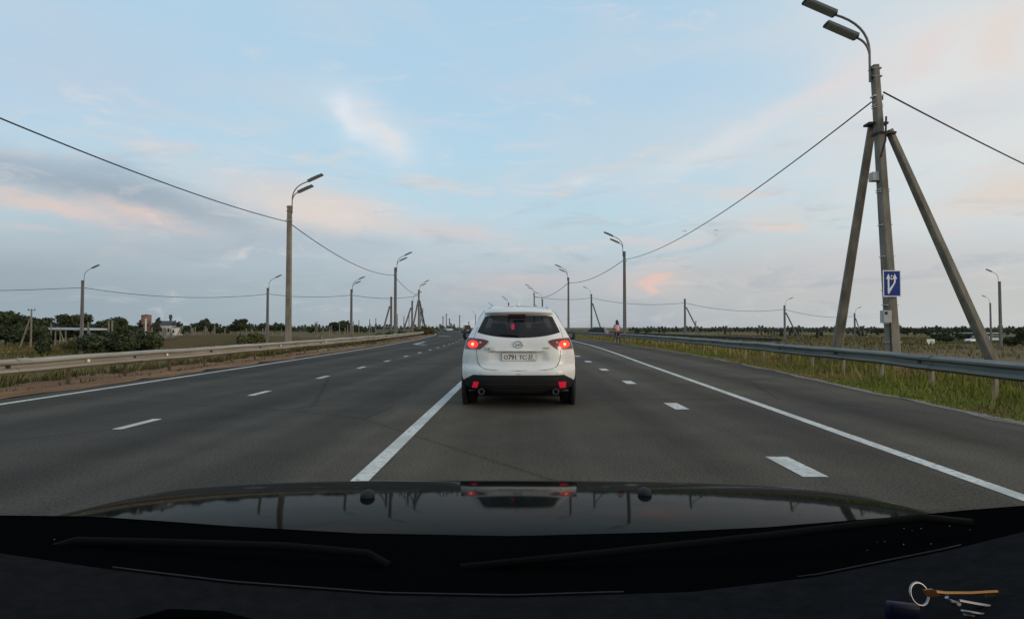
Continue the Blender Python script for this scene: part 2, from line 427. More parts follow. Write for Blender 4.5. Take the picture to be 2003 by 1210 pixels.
def yrange(a, b):
    ys = []; y = a
    while y < b:
        ys.append(y); y += .8 if y < 30 else 2 if y < 90 else 5 if y < 260 else 20
    ys.append(b); return ys
def hterr(o, Y, x):
    r = lerp(RAIL_R, Y); l = lerp(RAIL_L, Y)
    n = .12 * math.sin(x * .31 + Y * .17) + .1 * math.sin(x * .11 - Y * .23 + 1) + .25 * math.sin(x * .021 + Y * .013)
    if o > r + 1.6:
        t = min(1, (o - r - 1.6) / 9); t = t * t * (3 - 2 * t); return -.06 - 2.0 * t + n * t
    if o < l - .8:
        t = min(1, (l - .8 - o) / 7); t = t * t * (3 - 2 * t); return -.14 - 1.9 * t + n * t
    if l - .8 <= o < l + .3: return -.12
    if o < 0: return -.10
    return -.06
def terr(x, Y): return hterr(x - Xc(Y), Y, x)
# ------------------------------------------------------------------ ground, road, markings
def build_ground():
    os_ = [-3500, -2400, -1600, -1000, -700, -500, -380, -290, -220, -170, -135, -110, -90, -75, -62, -52, -44, -37, -31, -26, -22.5, -20] + \
          [-19 + .75 * i for i in range(13)] + [-9.6, -9.2, -8.8, -6, 0, 5, 7, 7.6, 8.2] + [8.8 + .75 * i for i in range(16)] + \
          [22, 25, 29, 34, 40, 47, 55, 65, 77, 92, 110, 135, 165, 200, 250, 320, 420, 560, 750, 1000, 1500, 2400, 3500]
    ys = [-60, -40, -20, -10] + [-4 + 2 * i for i in range(45)] + [90 + 6 * i for i in range(28)] + [270, 300, 340, 390, 450, 530, 640, 800, 1000, 1400, 2000, 3000, 5000]
    rows = []
    for Y in ys:
        row = []
        for o in os_:
            x = Xc(min(Y, 400)) + o
            row.append((x, Y, hterr(o, Y, x)))
        rows.append(row)
    tag(MB().grid(rows).build('ground', m_ground, smooth=True), kind='structure')
def strip(name, fa, fb, y0, y1, z, m, kind='structure', zfun=None):
    rows = []
    for Y in yrange(y0, y1):
        a, b = fa(Y), fb(Y)
        rows.append([(a, Y, z), ((a + b) / 2, Y, z), (b, Y, z)])
    o = MB().grid(rows).build(name, m)
    if kind: tag(o, kind=kind)
    return o
build_ground()
HL = -.10
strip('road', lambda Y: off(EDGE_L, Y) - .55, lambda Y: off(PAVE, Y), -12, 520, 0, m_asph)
# verge between the asphalt and the rail, and the red soil beside the left lanes
def ribbon(name, fa, fb, y0, y1, fz, m, n=5):
    rows = []
    for Y in yrange(y0, y1):
        a, b = fa(Y), fb(Y)
        rows.append([(a + (b - a) * k / n, Y, fz(k / n, Y, a + (b - a) * k / n)) for k in range(n + 1)])
    return tag(MB().grid(rows).build(name, m, smooth=True), kind='structure')
def wob(Y, s): return .10 * math.sin(Y * 1.7 + s) + .07 * math.sin(Y * 4.3 + 2 * s) + .05 * math.sin(Y * 9.1 + s)
ribbon('grass_verge', lambda Y: off(PAVE, Y) + .16 + wob(Y, 1), lambda Y: off(RAIL_R, Y) + 1.6, -6, 260, lambda t, Y, x: -.022 + .03 * math.sin(x * 3 + Y * 2) * t, m_verge)
ribbon('gravel_edge', lambda Y: off(PAVE, Y) - .05 + .6 * wob(Y, 3), lambda Y: off(PAVE, Y) + .45, -6, 120, lambda t, Y, x: .006 - .035 * t, m_gravel, 3)
ribbon('soil_shoulder', lambda Y: off(RAIL_L, Y) - 1.1, lambda Y: off(EDGE_L, Y) - .50 + 1.3 * wob(Y, 5), -6, 260,
       lambda t, Y, x: (-.03 + .03 * math.sin(x * 5 + Y * 1.3) + .03 * math.sin(Y * 3.1 + x * 2)) * (1 - t) + .008 * t, m_soil, 9)
def line(fo, y0, y1, wd, z=.004, name='lane_marking'):
    rows = []
    for Y in yrange(y0, y1):
        c = fo(Y); rows.append([(c - wd / 2, Y, z), (c + wd / 2, Y, z)])
    return tag(MB().grid(rows).build(name, m_paint), kind='structure')
line(lambda Y: off(EDGE_L, Y), -10, 330, .14, name='edge_line')
line(lambda Y: off(EDGE_R, Y), -10, 330, .14, name='edge_line')
line(lambda Y: Xc(Y) - 1.31, -8, 300, .15, name='centre_line')
def dash(fo, yc, ln, wd):
    n = 3; rows = []
    for i in range(n + 1):
        Y = yc - ln / 2 + ln * i / n; c = fo(Y); rows.append([(c - wd / 2, Y, .004), (c + wd / 2, Y, .004)])
    tag(MB().grid(rows).build('dash_marking', m_paint), kind='structure')
for i in range(34): dash(lambda Y: Xc(Y) - 4.95, 4.2 + 3.72 * i, .85, .13)
for i in range(24): dash(lambda Y: Xc(Y) + 2.47, 1.38 + 4.22 * i, .80, .215)
am = MB()
for (x0, y0), (x1, y1), wd in (((-7.8, 45), (-8.2, 52.5), .25), ((-7.75, 45.2), (-6.75, 43.7), .45), ((-11.3, 88), (-10.2, 86), 1.5)):
    d = Vector((x1 - x0, y1 - y0, 0)).normalized(); q = Vector((-d.y, d.x, 0)) * wd / 2
    a, b = Vector((x0, y0, .005)), Vector((x1, y1, .005))
    if y0 < 60: am.add([a - q, a + q, b + q * .8, b - q * .8], [(0, 1, 2, 3)])
    else: tag(MB().add([a - q, a + q, b + q, b - q], [(0, 1, 2, 3)]).build('arrow_marking', m_paint), kind='structure')
tag(am.build('arrow_marking', m_paint), kind='structure')
# pale service road and the brown earth bank on the left
def at(px, py, z): # ground point of a pixel at height z
    r = ray(px, py); Y = (z - CAM_H) / r.z
    return Vector((r.x * Y, Y, z))
rows = []
for Y0, X0 in ((58, -78), (70, -72), (84, -66), (97, -58), (108, -48), (116, -38), (122, -30), (126, -26)):
    rows.append([(X0 - 2.5, Y0 + 3, max(terr(X0 - 2.5, Y0 + 3), -2.1) + .05), (X0 + 2.2, Y0 - 3, max(terr(X0 + 2.2, Y0 - 3), -2.1) + .05)])
tag(MB().grid(rows).build('service_road', m_gravel), kind='structure')
m_bank = mat('brown_earth', (.12, .075, .045), 1, c2=(.075, .06, .028), nscale=.5, c3=(.085, .075, .03), n3=.15, spec=.1, bump=.6, bscale=8)
rows = []
for i in range(31):
    t = i / 30; px = 283 + (700 - 283) * t
    Y = 96 + 10 * t; X = GX(px, Y); e = min(1, t / .12, (1 - t) / .3) ** .7
    e *= 1.0 - .45 * max(0, (t - .5) / .5)
    zb = terr(X, Y) - .1; n_ = .12 * math.sin(i * 1.3) + .08 * math.sin(i * 2.9)
    rows.append([(X, Y - 7, terr(X, Y - 7) - .1), (X, Y - 3.5, zb + (1.0 + n_) * e), (X, Y, zb + (2.05 + n_) * e), (X, Y + 8, zb + (2.05 - n_) * e), (X, Y + 14, zb)])
tag(MB().grid(rows).build('earth_bank', m_bank, smooth=True), kind='structure')
rows = []
for px, Y in ((1500, 232), (1600, 222), (1720, 216), (1830, 206), (1925, 196), (2060, 186)):
    X = GX(px, Y); rows.append([(X, Y, terr(X, Y) + .06), (X + 2, Y + 13, terr(X + 2, Y + 13) + .06)])
tag(MB().grid(rows).build('side_track', m_gravel), kind='structure')

# ------------------------------------------------------------------ guardrails
PROF = [(.156, -.01), (.145, .015), (.105, .095), (.065, .09), (.022, .0), (-.022, .0), (-.065, .09), (-.105, .095), (-.145, .015), (-.156, -.01)]
def guardrail(label, foff, side, y0, y1, zc, zg, m, posts, refl=None, postw=(.055, .085)):
    """side: +1 when the road lies towards +X of the rail"""
    ax, ay = foff(y0), y0
    root = thing('guardrail', label, 'guardrail', (ax, ay, 0))
    rows = []
    ys = [y for y in yrange(y0, y1)]
    for Y in ys:
        x = foff(Y); wv = .012 * math.sin(Y * .9) + .008 * math.sin(Y * 2.3)
        rows.append([(x + side * (d + .06) - ax + wv, Y - ay, zc + z + wv * .6) for z, d in PROF])
    b = MB().grid(rows)
    rows = [[(p[0] - side * .004, p[1], p[2]) for p in r] for r in rows]
    b.grid(rows)
    b.build('beam', m, root, smooth=True, fix=False, auto=28)
    for i, Y in enumerate(posts):
        x = foff(Y) - ax
        MB().box((x - side * .05, Y - ay, (zc + .10 + zg) / 2 + random.uniform(-.01, .01)), (postw[0], postw[1], zc + .10 - zg), (random.uniform(-.02, .02), random.uniform(-.03, .03), 0)).build('post', m_post if side < 0 else m_postd, root)
        if i % 2 == 0 and Y < 70:
            MB().box((x + side * .072, Y - ay + .2, zc), (.012, .10, .07)).build('bolt_plate', m_wire, root)
    Y = y0 + 2.4
    while Y < 60:
        x = foff(Y); x2 = foff(Y + .32)
        rr_ = [[(xx + side * (d + .066) - ax + .012 * math.sin(yy_ * .9) + .008 * math.sin(yy_ * 2.3), yy_ - ay, zc + z * 1.02) for z, d in PROF] for xx, yy_ in ((x, Y), (x2, Y + .32))]
        MB().grid(rr_).build('rail_joint', m, root, fix=False)
        Y += 4
    if refl:
        for Y in refl:
            x = foff(Y) - ax
            MB().bev((x + side * .115, Y - ay, zc + .005), (.05, .07, .075), .012).build('reflector', m_refl, root)
    return root
m_refl = mat('reflector_white', (.75, .74, .68), .35)
guardrail('long galvanised guardrail along the red soil left of the road', lambda Y: off(RAIL_L, Y), 1, 2, 190, .46, -.14, m_rail_l,
          [4 + 2 * i for i in range(46)] + [98 + 4 * i for i in range(22)], [14.4, 17.6, 26.3, 33])
guardrail('grey steel guardrail on tan posts in the grass right of the road', lambda Y: off(RAIL_R, Y), -1, 2, 240, .54, -.10, m_rail,
          [4.7 + 2 * i for i in range(46)] + [98 + 4 * i for i in range(26)])
# the ramp's own guardrail beyond the grass
def ramp(Y): return lerp([(30, 26.0), (45, 24.2), (60, 23.6), (100, 23.0), (140, 22.0), (200, 15)], Y)
guardrail('thin dark guardrail of the ramp beyond the near right rail', ramp, -1, 56, 200, .10, -1.6, m_raild, [58 + 4 * i for i in range(35)])
# ------------------------------------------------------------------ poles
def pole_ring(w, d, c, z, lean=(0, 0)):
    hx, hy = w / 2, d / 2
    return [Vector((x + lean[0] * z, y + lean[1] * z, z)) for x, y in ((-hx + c, -hy), (hx - c, -hy), (hx, -hy + c), (hx, hy - c), (hx - c, hy), (-hx + c, hy), (-hx, hy - c), (-hx, -hy + c))]
def shaft(b, p0, p1, w0, w1, ratio=.8, c=.035):
    p0, p1 = Vector(p0), Vector(p1); d = (p1 - p0); q = d.to_track_quat('Z', 'Y'); ln = d.length
    secs = []
    for t in (0, .5, 1):
        w_ = w0 + (w1 - w0) * t
        secs.append([p0 + q @ v + d * t - Vector((0, 0, 0)) for v in [Vector((r.x, r.y, 0)) for r in pole_ring(w_, w_ * ratio, c * w_ / w0, 0)]])
    b.sect(secs)
    return b
def bez(p0, p1, p2, n=8):
    p0, p1, p2 = Vector(p0), Vector(p1), Vector(p2)
    return [p0 * (1 - t) ** 2 + p1 * 2 * t * (1 - t) + p2 * t * t for t in [i / n for i in range(n + 1)]]
def luminaire(root, p, d, name='lamp', k=1.0):
    """flat slab lamp of about 0.95 m that starts at p and runs along d"""
    p, d = Vector(p), Vector(d).normalized(); side = d.cross(Vector((0, 0, 1))).normalized(); up = side.cross(d)
    b = MB()
    secs = []
    for t, w_, h in ((0, .10, .07), (.03, .15, .11), (.92, .15, .10), (.95, .12, .05)):
        c = p + d * t * k
        secs.append([c + side * (w_ * k) + up * (-.02), c + side * (w_ * .8 * k) + up * (h * .75), c - side * (w_ * .8 * k) + up * (h * .75), c - side * (w_ * k) + up * (-.02)])
    b.sect(secs)
    for i in range(3): b.add(*_fin(p + d * (.3 + .16 * i) * k + up * .085, d, side, up, k))
    lo = b.build(name, m_lamp, root)
    g = MB(); secs = []
    for t in (.05, .9):
        c = p + d * t * k
        secs.append([c + side * .13 * k - up * .021, c - side * .13 * k - up * .021, c - side * .12 * k - up * .035, c + side * .12 * k - up * .035])
    g.sect(secs).build('lens', m_lens, lo)
    return lo
def _fin(c, d, s, u, k):
    vs = [c + d * a * .05 * k + s * b_ * .07 * k + u * e * .028 for a in (-1, 1) for b_ in (-1, 1) for e in (-1, 1)]
    return vs, [(0, 1, 3, 2), (4, 6, 7, 5), (0, 4, 5, 1), (2, 3, 7, 6), (0, 2, 6, 4), (1, 5, 7, 3)]
def lamp_pole(label, X, Y, z0, side=-1, arms=2, H=8.4, braces=(), lean=(0, 0), group=None, mt=None, w=(.33, .19), k=1.0, detail=True, rz=0.0, name='lamp_pole'):
    mt = mt or m_conc
    root = thing(name, label, 'lamp post', (X, Y, z0), rz, group)
    top = Vector((lean[0] * H, lean[1] * H, H))
    shaft(MB(), (0, 0, -.4), top, w[0], w[1]).build('pole', mt, root)
    s = side
    x0 = top + Vector((s * (w[1] / 2 + .03), 0, -.45))
    if arms:
        st = x0 + Vector((0, 0, .85))
        p = [x0, st] + bez(st, st + Vector((s * .02, 0, .75)), st + Vector((s * .95, 0, 1.02)))[1:]
        MB().tube(p, .032, 7).build('arm', m_arm, root)
        luminaire(root, p[-1] - Vector((s * .05, 0, .02)), (s * .92, 0, .42), k=k)
        if arms == 2:
            p2 = bez(st + Vector((0, 0, -.1)), st + Vector((s * .05, 0, .28)), st + Vector((s * .38, 0, .38)))
            MB().tube(p2, .03, 7).build('arm', m_arm, root)
            luminaire(root, p2[-1] - Vector((s * .05, 0, .02)), (s * .92, 0, .42), k=k)
    if detail:
        for dz in (-.10, -.32, -.85):
            q = top + Vector((0, 0, dz)); ww = w[1] + .05
            MB().box((q.x + lean[0] * dz, q.y, q.z), (ww, ww * .85, .035)).build('band', m_arm if dz > -.5 else m_band, root)
        MB().tube([top + Vector((-s * .12, 0, -.85)), top + Vector((-s * .20, 0, -.80)), top + Vector((-s * .20, 0, -.93)), top + Vector((-s * .12, 0, -.95))], .018, 6).build('cable_hook', m_wire, root)
    for bx, by, hz in braces:
        a = Vector((bx, by, terr(X + bx, Y + by) - z0 - .3))
        b_ = Vector((lean[0] * hz + .02 * bx, lean[1] * hz + .02 * by, hz)) + Vector((bx, by, 0)).normalized() * .22
        shaft(MB(), a, b_, w[0] * .84, w[1] * .9).build('brace', mt, root)
        MB().box((lean[0] * hz + Vector((bx, by, 0)).normalized().x * .13, Vector((bx, by, 0)).normalized().y * .13, hz - .12), (.52, .3, .06)).build('clamp', m_wire, root)
    return root
def wire(label, a, b, sag, r=.018, group=None, n=28):
    a, b = Vector(a), Vector(b); base = Vector((a.x, a.y, a.z))
    pts = [a.lerp(b, i / n) - Vector((0, 0, sag * 4 * (i / n) * (1 - i / n))) - base for i in range(n + 1)]
    o = MB().tube(pts, r, 5).build('power_cable', m_wire, smooth=True); o.location = base
    return tag(o, label, 'power cable', group)

# near right corner pole with two braces, sign and boxes
NP = lamp_pole('nearest concrete lamp post with two leaning braces, blue sign and two lamps', 10.03, 16.6, -.1, -1, 2, 8.45, lean=(-.048, 0), w=(.345, .20), braces=((.22, 3.75, 7.0), (3.35, .35, 6.7)))
s_w, s_h = .47, .70
sz = P(1747, 554, 16.3).z + .1
sx = P(1747, 554, 16.3).x - 10.03
sg = MB().bev((sx, -.235, sz), (s_w, .022, s_h), .008).build('sign_panel', m_blue, NP, auto=30)
bd = MB()
for bx, bz, ww, hh in ((0, s_h / 2 - .012, s_w, .024), (0, -s_h / 2 + .012, s_w, .024), (-s_w / 2 + .012, 0, .024, s_h - .048), (s_w / 2 - .012, 0, .024, s_h - .048)):
    bd.box((sx + bx, -.2495, sz + bz), (ww, .006, hh))
bd.build('sign_border', m_swhite, sg)
ar = MB(); yy = -.249
def flat(pts): ar.poly([(sx + a, yy, sz + b_) for a, b_ in pts], .005, (0, -1, 0))
flat([(-.115, -.27), (-.07, -.27), (-.07, .12), (-.115, .12)])
flat([(-.155, .12), (-.03, .12), (-.0925, .26)])
ar2 = ar; yy = -.2515
flat([(-.10, -.25), (-.062, -.23), (.06, -.03), (.095, .04), (.095, .12), (.05, .12), (.05, .05), (.02, -.02), (-.10, -.17)])
flat([(.012, .12), (.135, .12), (.0725, .26)])
for z_ in (.1, .18): flat([(-.028, z_), (.008, z_), (.008, z_ + .04), (-.028, z_ + .04)])
ar.build('sign_arrows', m_swhite, sg)
q = P(1736, 619, 16.4)
cb = MB().bev((q.x - 10.03 - .08, -.26, q.z + .1), (.21, .18, .33), .012).build('cabinet', m_box, NP)
MB().box((q.x - 10.03 - .12, -.3515, q.z + .1 + .09), (.07, .006, .07)).build('window', m_black, cb)
q = P(1713, 347, 16.7)
MB().bev((q.x - 10.03 - .02, .05, q.z + .1), (.30, .22, .24), .012).build('junction_box', m_box, NP)
for h in (.95, 1.45, 1.95, 2.0 + .35, 3.25, 4.1, 5.0, 5.06, 7.3, 7.36):
    ww = .345 - .145 * (h + .4) / 8.85 + .008
    MB().box((-.048 * 8.45 * (h + .4) / 8.85, 0, h), (ww, ww * .8, .022)).build('band', m_band, NP)
MB().tube([(-.048 * 6 - .1, -.17, 5.9), (-.048 * 6 + .02, -.2, 6.35), (-.048 * 7 + .12, -.16, 7.0)], .025, 6).build('cable_tail', m_wire, NP)
MB().tube([(-.20, -.14, 1.7), (-.19, -.15, .4), (-.2, -.15, -.1)], .016, 6).build('conduit', m_wire, NP)

# right row along the curve
RP = [(1222, 57, 'tall concrete lamp post right behind the cyclist, two lamps'),
      (1112, 86.5, 'slimmer lamp post just right of the white car roof, two lamps'),
      (1045, 126, 'dark braced lamp post showing above the white car roof, arms to the left')]
rtops = []
for px, Y, lb in RP:
    X = GX(px, Y)
    lamp_pole(lb, X, Y, -.15, -1, 2, 8.45, mt=m_cdark, w=(.32, .22), braces=((3.6, 1.0, 6.0),) if Y > 100 else ())
    rtops.append(Vector((X, Y, 7.55)))
for px, Y, side, n, lb in ((995, 172, -1, 2, 'distant twin lamp post left of the car antenna'), (966, 215, -1, 2, 'tiny lamp post just above the left edge of the white roof'),
                          (1061, 150, -1, 1, 'distant lamp post with one arm, right of the braced post above the car roof'), (930, 330, -1, 1, 'tiny lamp post by the left shoulder of the white car')):
    lamp_pole(lb, GX(px, Y), Y, -.3, side, n, 8.45, mt=m_cdark, detail=False, w=(.42, .34), k=1.1)
# left row
LP = [(562, 35, 'nearest tall concrete lamp post behind the left guardrail, two lamps', ()),
      (771, 71.5, 'second tall lamp post behind the left guardrail, two lamps', ()),
      (817, 114, 'third lamp post of the left row with two leaning braces', ((-.9, -3.2, 6.6), (1.1, 2.8, 6.6)))]
ltops = []
for px, Y, lb, br in LP:
    X = GX(px + 2, Y); z0 = -.35
    lamp_pole(lb, X, Y, z0, 1, 2, 8.6, braces=br, w=(.33, .24) if Y < 50 else (.34, .28), mt=m_conc if Y < 50 else m_cdark)
    ltops.append(Vector((X - .2, Y, 7.35)))
# side-road lamp posts on the low ground to the left
SL = [(160, 71, 1, 1, 'single-arm lamp post standing far left among the bushes'), (523, 85, 1, 1, 'single-arm lamp post left of the nearest left lamp post'),
      (687, 88, 1, 2, 'twin-arm dark lamp post between the two tall left lamp posts')]
stops = []
for px, Y, sd_, n, lb in SL:
    X = GX(px, Y); z0 = terr(X, Y)
    lamp_pole(lb, X, Y, z0, sd_, n, 6.75 - z0, mt=m_cdark, w=(.38, .26))
    stops.append(Vector((X, Y, 5.9)))
for px, Y, top, brs, n, lb in ((765, 108, 580, ((-2.0, -1.0),), 0, 'bare braced utility pole left of the second tall left lamp post'),
                               (806, 124, 588, ((-2.2, -1.2),), 1, 'dark braced pole with one lamp left of the third left lamp post')):
    X = GX(px, Y); z0 = terr(X, Y); zt = P(px, top, Y).z
    lamp_pole(lb, X, Y, z0, 1, n, zt - z0, mt=m_cdark, w=(.40, .32), braces=tuple((a, b_, (zt - z0) * .8) for a, b_ in brs), detail=False)
# far right field posts with braces, their arms to the right
FR = [(1157, 147, 575, (3.1, -1), -1, 'braced lamp post behind the dark car on the ramp'), (1340, 134, 584, (3.9, -1), 0, 'braced bare post in the middle of the right sky'),
      (1535, 140, 597, (3.2, -1), 1, 'braced lamp post by the small grove on the right horizon'), (1672, 176, 612, (1.7, -1), 1, 'small braced lamp post between the near brace and the blue sign')]
ftops = []
for px, Y, top, br, sd_, lb in FR:
    X = GX(px, Y); z0 = terr(X, Y); zt = P(px, top, Y).z
    lamp_pole(lb, X, Y, z0, sd_ or 1, 1 if sd_ else 0, zt - z0, mt=m_cdark, w=(.44, .36), braces=((br[0], br[1], (zt - z0) * .80),), detail=False)
    ftops.append(Vector((X, Y, zt - .9)))
for px, Y, top, sd_, lb in ((1957, 92, 550, -1, 'tall dark lamp post near the right edge'), (1938, 150, 592, -1, 'smaller lamp post left of the tall one near the right edge'),
                            (1911, 260, 632, -1, 'tiny lamp post seen beside the near right brace')):
    X = GX(px, Y); z0 = terr(X, Y); zt = P(px, top, Y).z
    lamp_pole(lb, X, Y, z0, sd_, 1, zt - z0, mt=m_cdark, w=(.40, .30), detail=False)

# cables
wire('cable from the left frame edge to the nearest left lamp post', (-13.2, -1, 7.35), ltops[0], .75, .022)
wire('cable between the first and second tall left lamp posts', ltops[0] + Vector((.2, 0, -.1)), ltops[1], .75, .026)
wire('cable from the second to the third left lamp post', ltops[1], ltops[2], .5, .03)
wire('cable from the braced near right post to the post behind the cyclist', (9.52, 16.6, 7.35), rtops[0], .85, .02)
wire('cable from the post behind the cyclist to the next one on the right', rtops[0], rtops[1], .65, .03)
wire('faint cable from the right row to the braced post above the car', rtops[1], rtops[2], .9, .035)
wire('cable running from the near right post out of the right frame edge', (9.85, 16.6, 7.62), (58, 48, 7.0), .9, .022)
wire('low cable from the left frame edge to the far left lamp post', (stops[0].x - 30, 66, 5.7), stops[0], .45, .03)
wire('long low cable between the far left lamp post and the next one', stops[0], stops[1], .8, .03)
wire('low cable passing behind the nearest left lamp post', stops[1], stops[2], .35, .03)
wire('low cable from the twin-arm dark lamp post to the braced third left post', stops[2], ltops[2] + Vector((0, 0, -.2)), .5, .035)
wire('thin cable from the braced post above the car to the ramp post', rtops[2], ftops[0], .5, .04)
wire('cable between the ramp post and the bare braced post', ftops[0], ftops[1], .9, .04)
wire('cable between the bare braced post and the grove lamp post', ftops[1], ftops[2], 1.0, .04)
wire('cable from the grove lamp post to the small post by the sign', ftops[2], ftops[3], .9, .045)
# ------------------------------------------------------------------ white crossover ahead
WT = [(.20, .80), (.32, .885), (.5, .90), (.72, .905), (.85, .89), (.95, .865), (1.05, .835), (1.12, .80), (1.2, .755), (1.3, .705), (1.4, .655), (1.48, .60), (1.54, .53), (1.575, .42), (1.592, .25), (1.60, .001)]
YT = [(.18, .25), (.30, .10), (.42, .02), (.55, .0), (.61, .02), (.66, .075), (.86, .09), (1.0, .105), (1.10, .14), (1.20, .21), (1.41, .40), (1.48, .44), (1.54, .50), (1.575, .62), (1.60, .95)]
def smooth_tab(tab, x):
    # Catmull-Rom style smoothing over the table
    xs = [t[0] for t in tab]
    if x <= xs[0]: return tab[0][1]
    if x >= xs[-1]: return tab[-1][1]
    for i in range(len(tab) - 1):
        if x <= xs[i + 1]:
            t = (x - xs[i]) / (xs[i + 1] - xs[i]); h = xs[i + 1] - xs[i]
            def sl(j):
                a, b = max(0, j - 1), min(len(tab) - 1, j + 1)
                return (tab[b][1] - tab[a][1]) / (xs[b] - xs[a])
            m0, m1 = sl(i) * h, sl(i + 1) * h
            return (2 * t ** 3 - 3 * t * t + 1) * tab[i][1] + (t ** 3 - 2 * t * t + t) * m0 + (-2 * t ** 3 + 3 * t * t) * tab[i + 1][1] + (t ** 3 - t * t) * m1
def Wz(z): return max(.0005, lerp(WT, z))
def ss(a, b, x):
    t = max(0, min(1, (x - a) / (b - a))); return t * t * (3 - 2 * t)
def fy(x, z):
    t = min(1, abs(x) / Wz(z))
    y = smooth_tab(YT, z)
    c4 = lerp([(.3, .30), (.6, .30), (.8, .26), (1.05, .24), (1.25, .22), (1.5, .3), (1.6, .2)], z)
    y += c4 * t ** 5 + .07 * t ** 2
    k = ss(.70, .73, z) * (1 - ss(.865, .885, z)) * (1 - ss(.36 + (.885 - z) * .45, .40 + (.885 - z) * .45, abs(x)))
    return y + .035 * k
ST = [(.6, 1.60), (1.2, 1.635), (1.7, 1.645), (2.3, 1.63), (2.6, 1.55), (2.95, 1.33), (3.3, 1.10), (3.6, 1.03), (4.05, .97), (4.35, .86), (4.5, .70), (4.56, .60)]
LEV = [.22, .32, .42, .5, .6, .72, .85, .95, 1.05, 1.12, 1.2, 1.3, 1.4, 1.48, 1.54, 1.575, 1.592, 1.60]
def side_pt(sgn, z, s, inset=0.0):
    """point of the body side at level z (rear value) and station s"""
    Rt = lerp(ST, s)
    wv = Wz(z) - inset
    if z > 1.05:
        if Rt > 1.06: zz = 1.05 + (z - 1.05) * (Rt - 1.05) / .55
        else: zz = Rt - (1.60 - z) * .06 - max(0, (.6 - (z - 1.05)) * .02)
    else: zz = z if Rt > 1.06 else min(z, Rt - .03 - (1.05 - z) * .05) if z > .7 else z
    g = 1.0
    if s > 3.9: g = 1 - .16 * ((s - 3.9) / .66) ** 2
    if z < .35: g *= .985
    if s < 3.3 and z > 1.05: g *= 1 + .10 * ss(.7, 1.8, s)
    return Vector((sgn * max(.0, wv) * g, s, zz - inset * .6))
def stations(): return [.62, .85, 1.1, 1.4, 1.7, 2.0, 2.3, 2.6, 2.78, 2.95, 3.12, 3.3, 3.6, 3.85, 4.05, 4.2, 4.35, 4.5, 4.56]
def shell(b, inset=0.0, hole=True):
    """rear cap, both sides, roof, bonnet and nose; the rear window and the windscreen stay open"""
    nt_ = 36
    ts = [-1 + 2 * i / nt_ for i in range(nt_ + 1)]
    zb = lambda t: 1.085 + .085 * abs(t) ** 2.2 / .7
    zt = lambda t: 1.455 - .035 * t * t
    TG = .86
    def cap(v0, v1, n, tl):
        rows = []
        for i in range(n + 1):
            row = []
            for t in tl:
                a, c = v0(t), v1(t); z = a + (c - a) * i / n
                x = max(.0, Wz(z) - inset) * t
                row.append(Vector((x, fy(Wz(z) * t, z) + inset, z - inset * .3)))
            rows.append(row)
        b.grid(rows)
    cap(lambda t: .22, zb, 44, ts)
    inner = [t for t in ts if t <= -TG] + [-TG]
    cap(zb, zt, 12, sorted(set(inner))); cap(zb, zt, 12, sorted(set(-t for t in inner)))
    if not hole: cap(zb, zt, 12, ts)
    cap(zt, lambda t: 1.599, 12, ts)
    lv = [.22 + (1.599 - .22) * i / 60 for i in range(61)]
    for sg in (-1, 1):
        rows = []
        for z in lv:
            x0 = sg * (Wz(z) - inset); y0 = fy(Wz(z), z) + inset
            row = [Vector((x0, y0, z - inset * .3))]
            for s in stations():
                p = side_pt(sg, z, max(s, 0), inset)
                p.y = y0 + (s - y0) if s > y0 + .02 else y0 + .01
                row.append(p)
            rows.append(row)
        for i in range(len(rows) - 1):
            for k in range(len(rows[0]) - 1):
                s0 = .0 if k == 0 else stations()[k - 1]
                if 2.58 <= s0 < 3.29 and lv[i] > 1.40: continue          # windscreen
                b.add([rows[i][k], rows[i][k + 1], rows[i + 1][k + 1], rows[i + 1][k]], [(0, 1, 2, 3)])
    # nose and floor
    nose = [side_pt(-1, z, 4.56, inset) for z in lv]; nose2 = [side_pt(1, z, 4.56, inset) for z in lv]
    for i in range(len(lv) - 1): b.add([nose[i], nose2[i], nose2[i + 1], nose[i + 1]], [(0, 1, 2, 3)])
    b.add([Vector((-.8, .3, .25 + inset)), Vector((.8, .3, .25 + inset)), Vector((.8, 4.5, .25 + inset)), Vector((-.8, 4.5, .25 + inset))], [(0, 1, 2, 3)])
    return b
def weld(o, d=.0015):
    bm = bmesh.new(); bm.from_mesh(o.data); bmesh.ops.remove_doubles(bm, verts=bm.verts, dist=d); bmesh.ops.recalc_face_normals(bm, faces=bm.faces)
    bm.to_mesh(o.data); bm.free(); o.data.polygons.foreach_set('use_smooth', [True] * len(o.data.polygons)); o.data.set_sharp_from_angle(angle=R(50))
    return o
def patch(b, z0, z1, xl, xr, offs=.008, nz_=14, nx=24, zf=None, depth=.0):
    """a panel that lies on the tail surface between x = xl(z) and xr(z)"""
    rows = []
    for i in range(nz_ + 1):
        z = z0 + (z1 - z0) * i / nz_; a, c = xl(z), xr(z)
        row = []
        for k in range(nx + 1):
            x = a + (c - a) * k / nx; zz = zf(x, z) if zf else z
            row.append(Vector((x, fy(x, zz) - offs, zz)))
        rows.append(row)
    b.grid(rows)
    # a rim back to the body
    edge = [rows[0][k] for k in range(nx + 1)] + [rows[i][nx] for i in range(1, nz_ + 1)] + [rows[nz_][k] for k in range(nx - 1, -1, -1)] + [rows[i][0] for i in range(nz_ - 1, 0, -1)]
    n = len(edge)
    back = [p + Vector((0, offs + depth, 0)) for p in edge]
    b.add(edge + back, [(i, (i + 1) % n, (i + 1) % n + n, i + n) for i in range(n)])
    return b
def on_tail(pts, offs=.004): return [Vector((x, fy(x, z) - offs, z)) for x, z in pts]
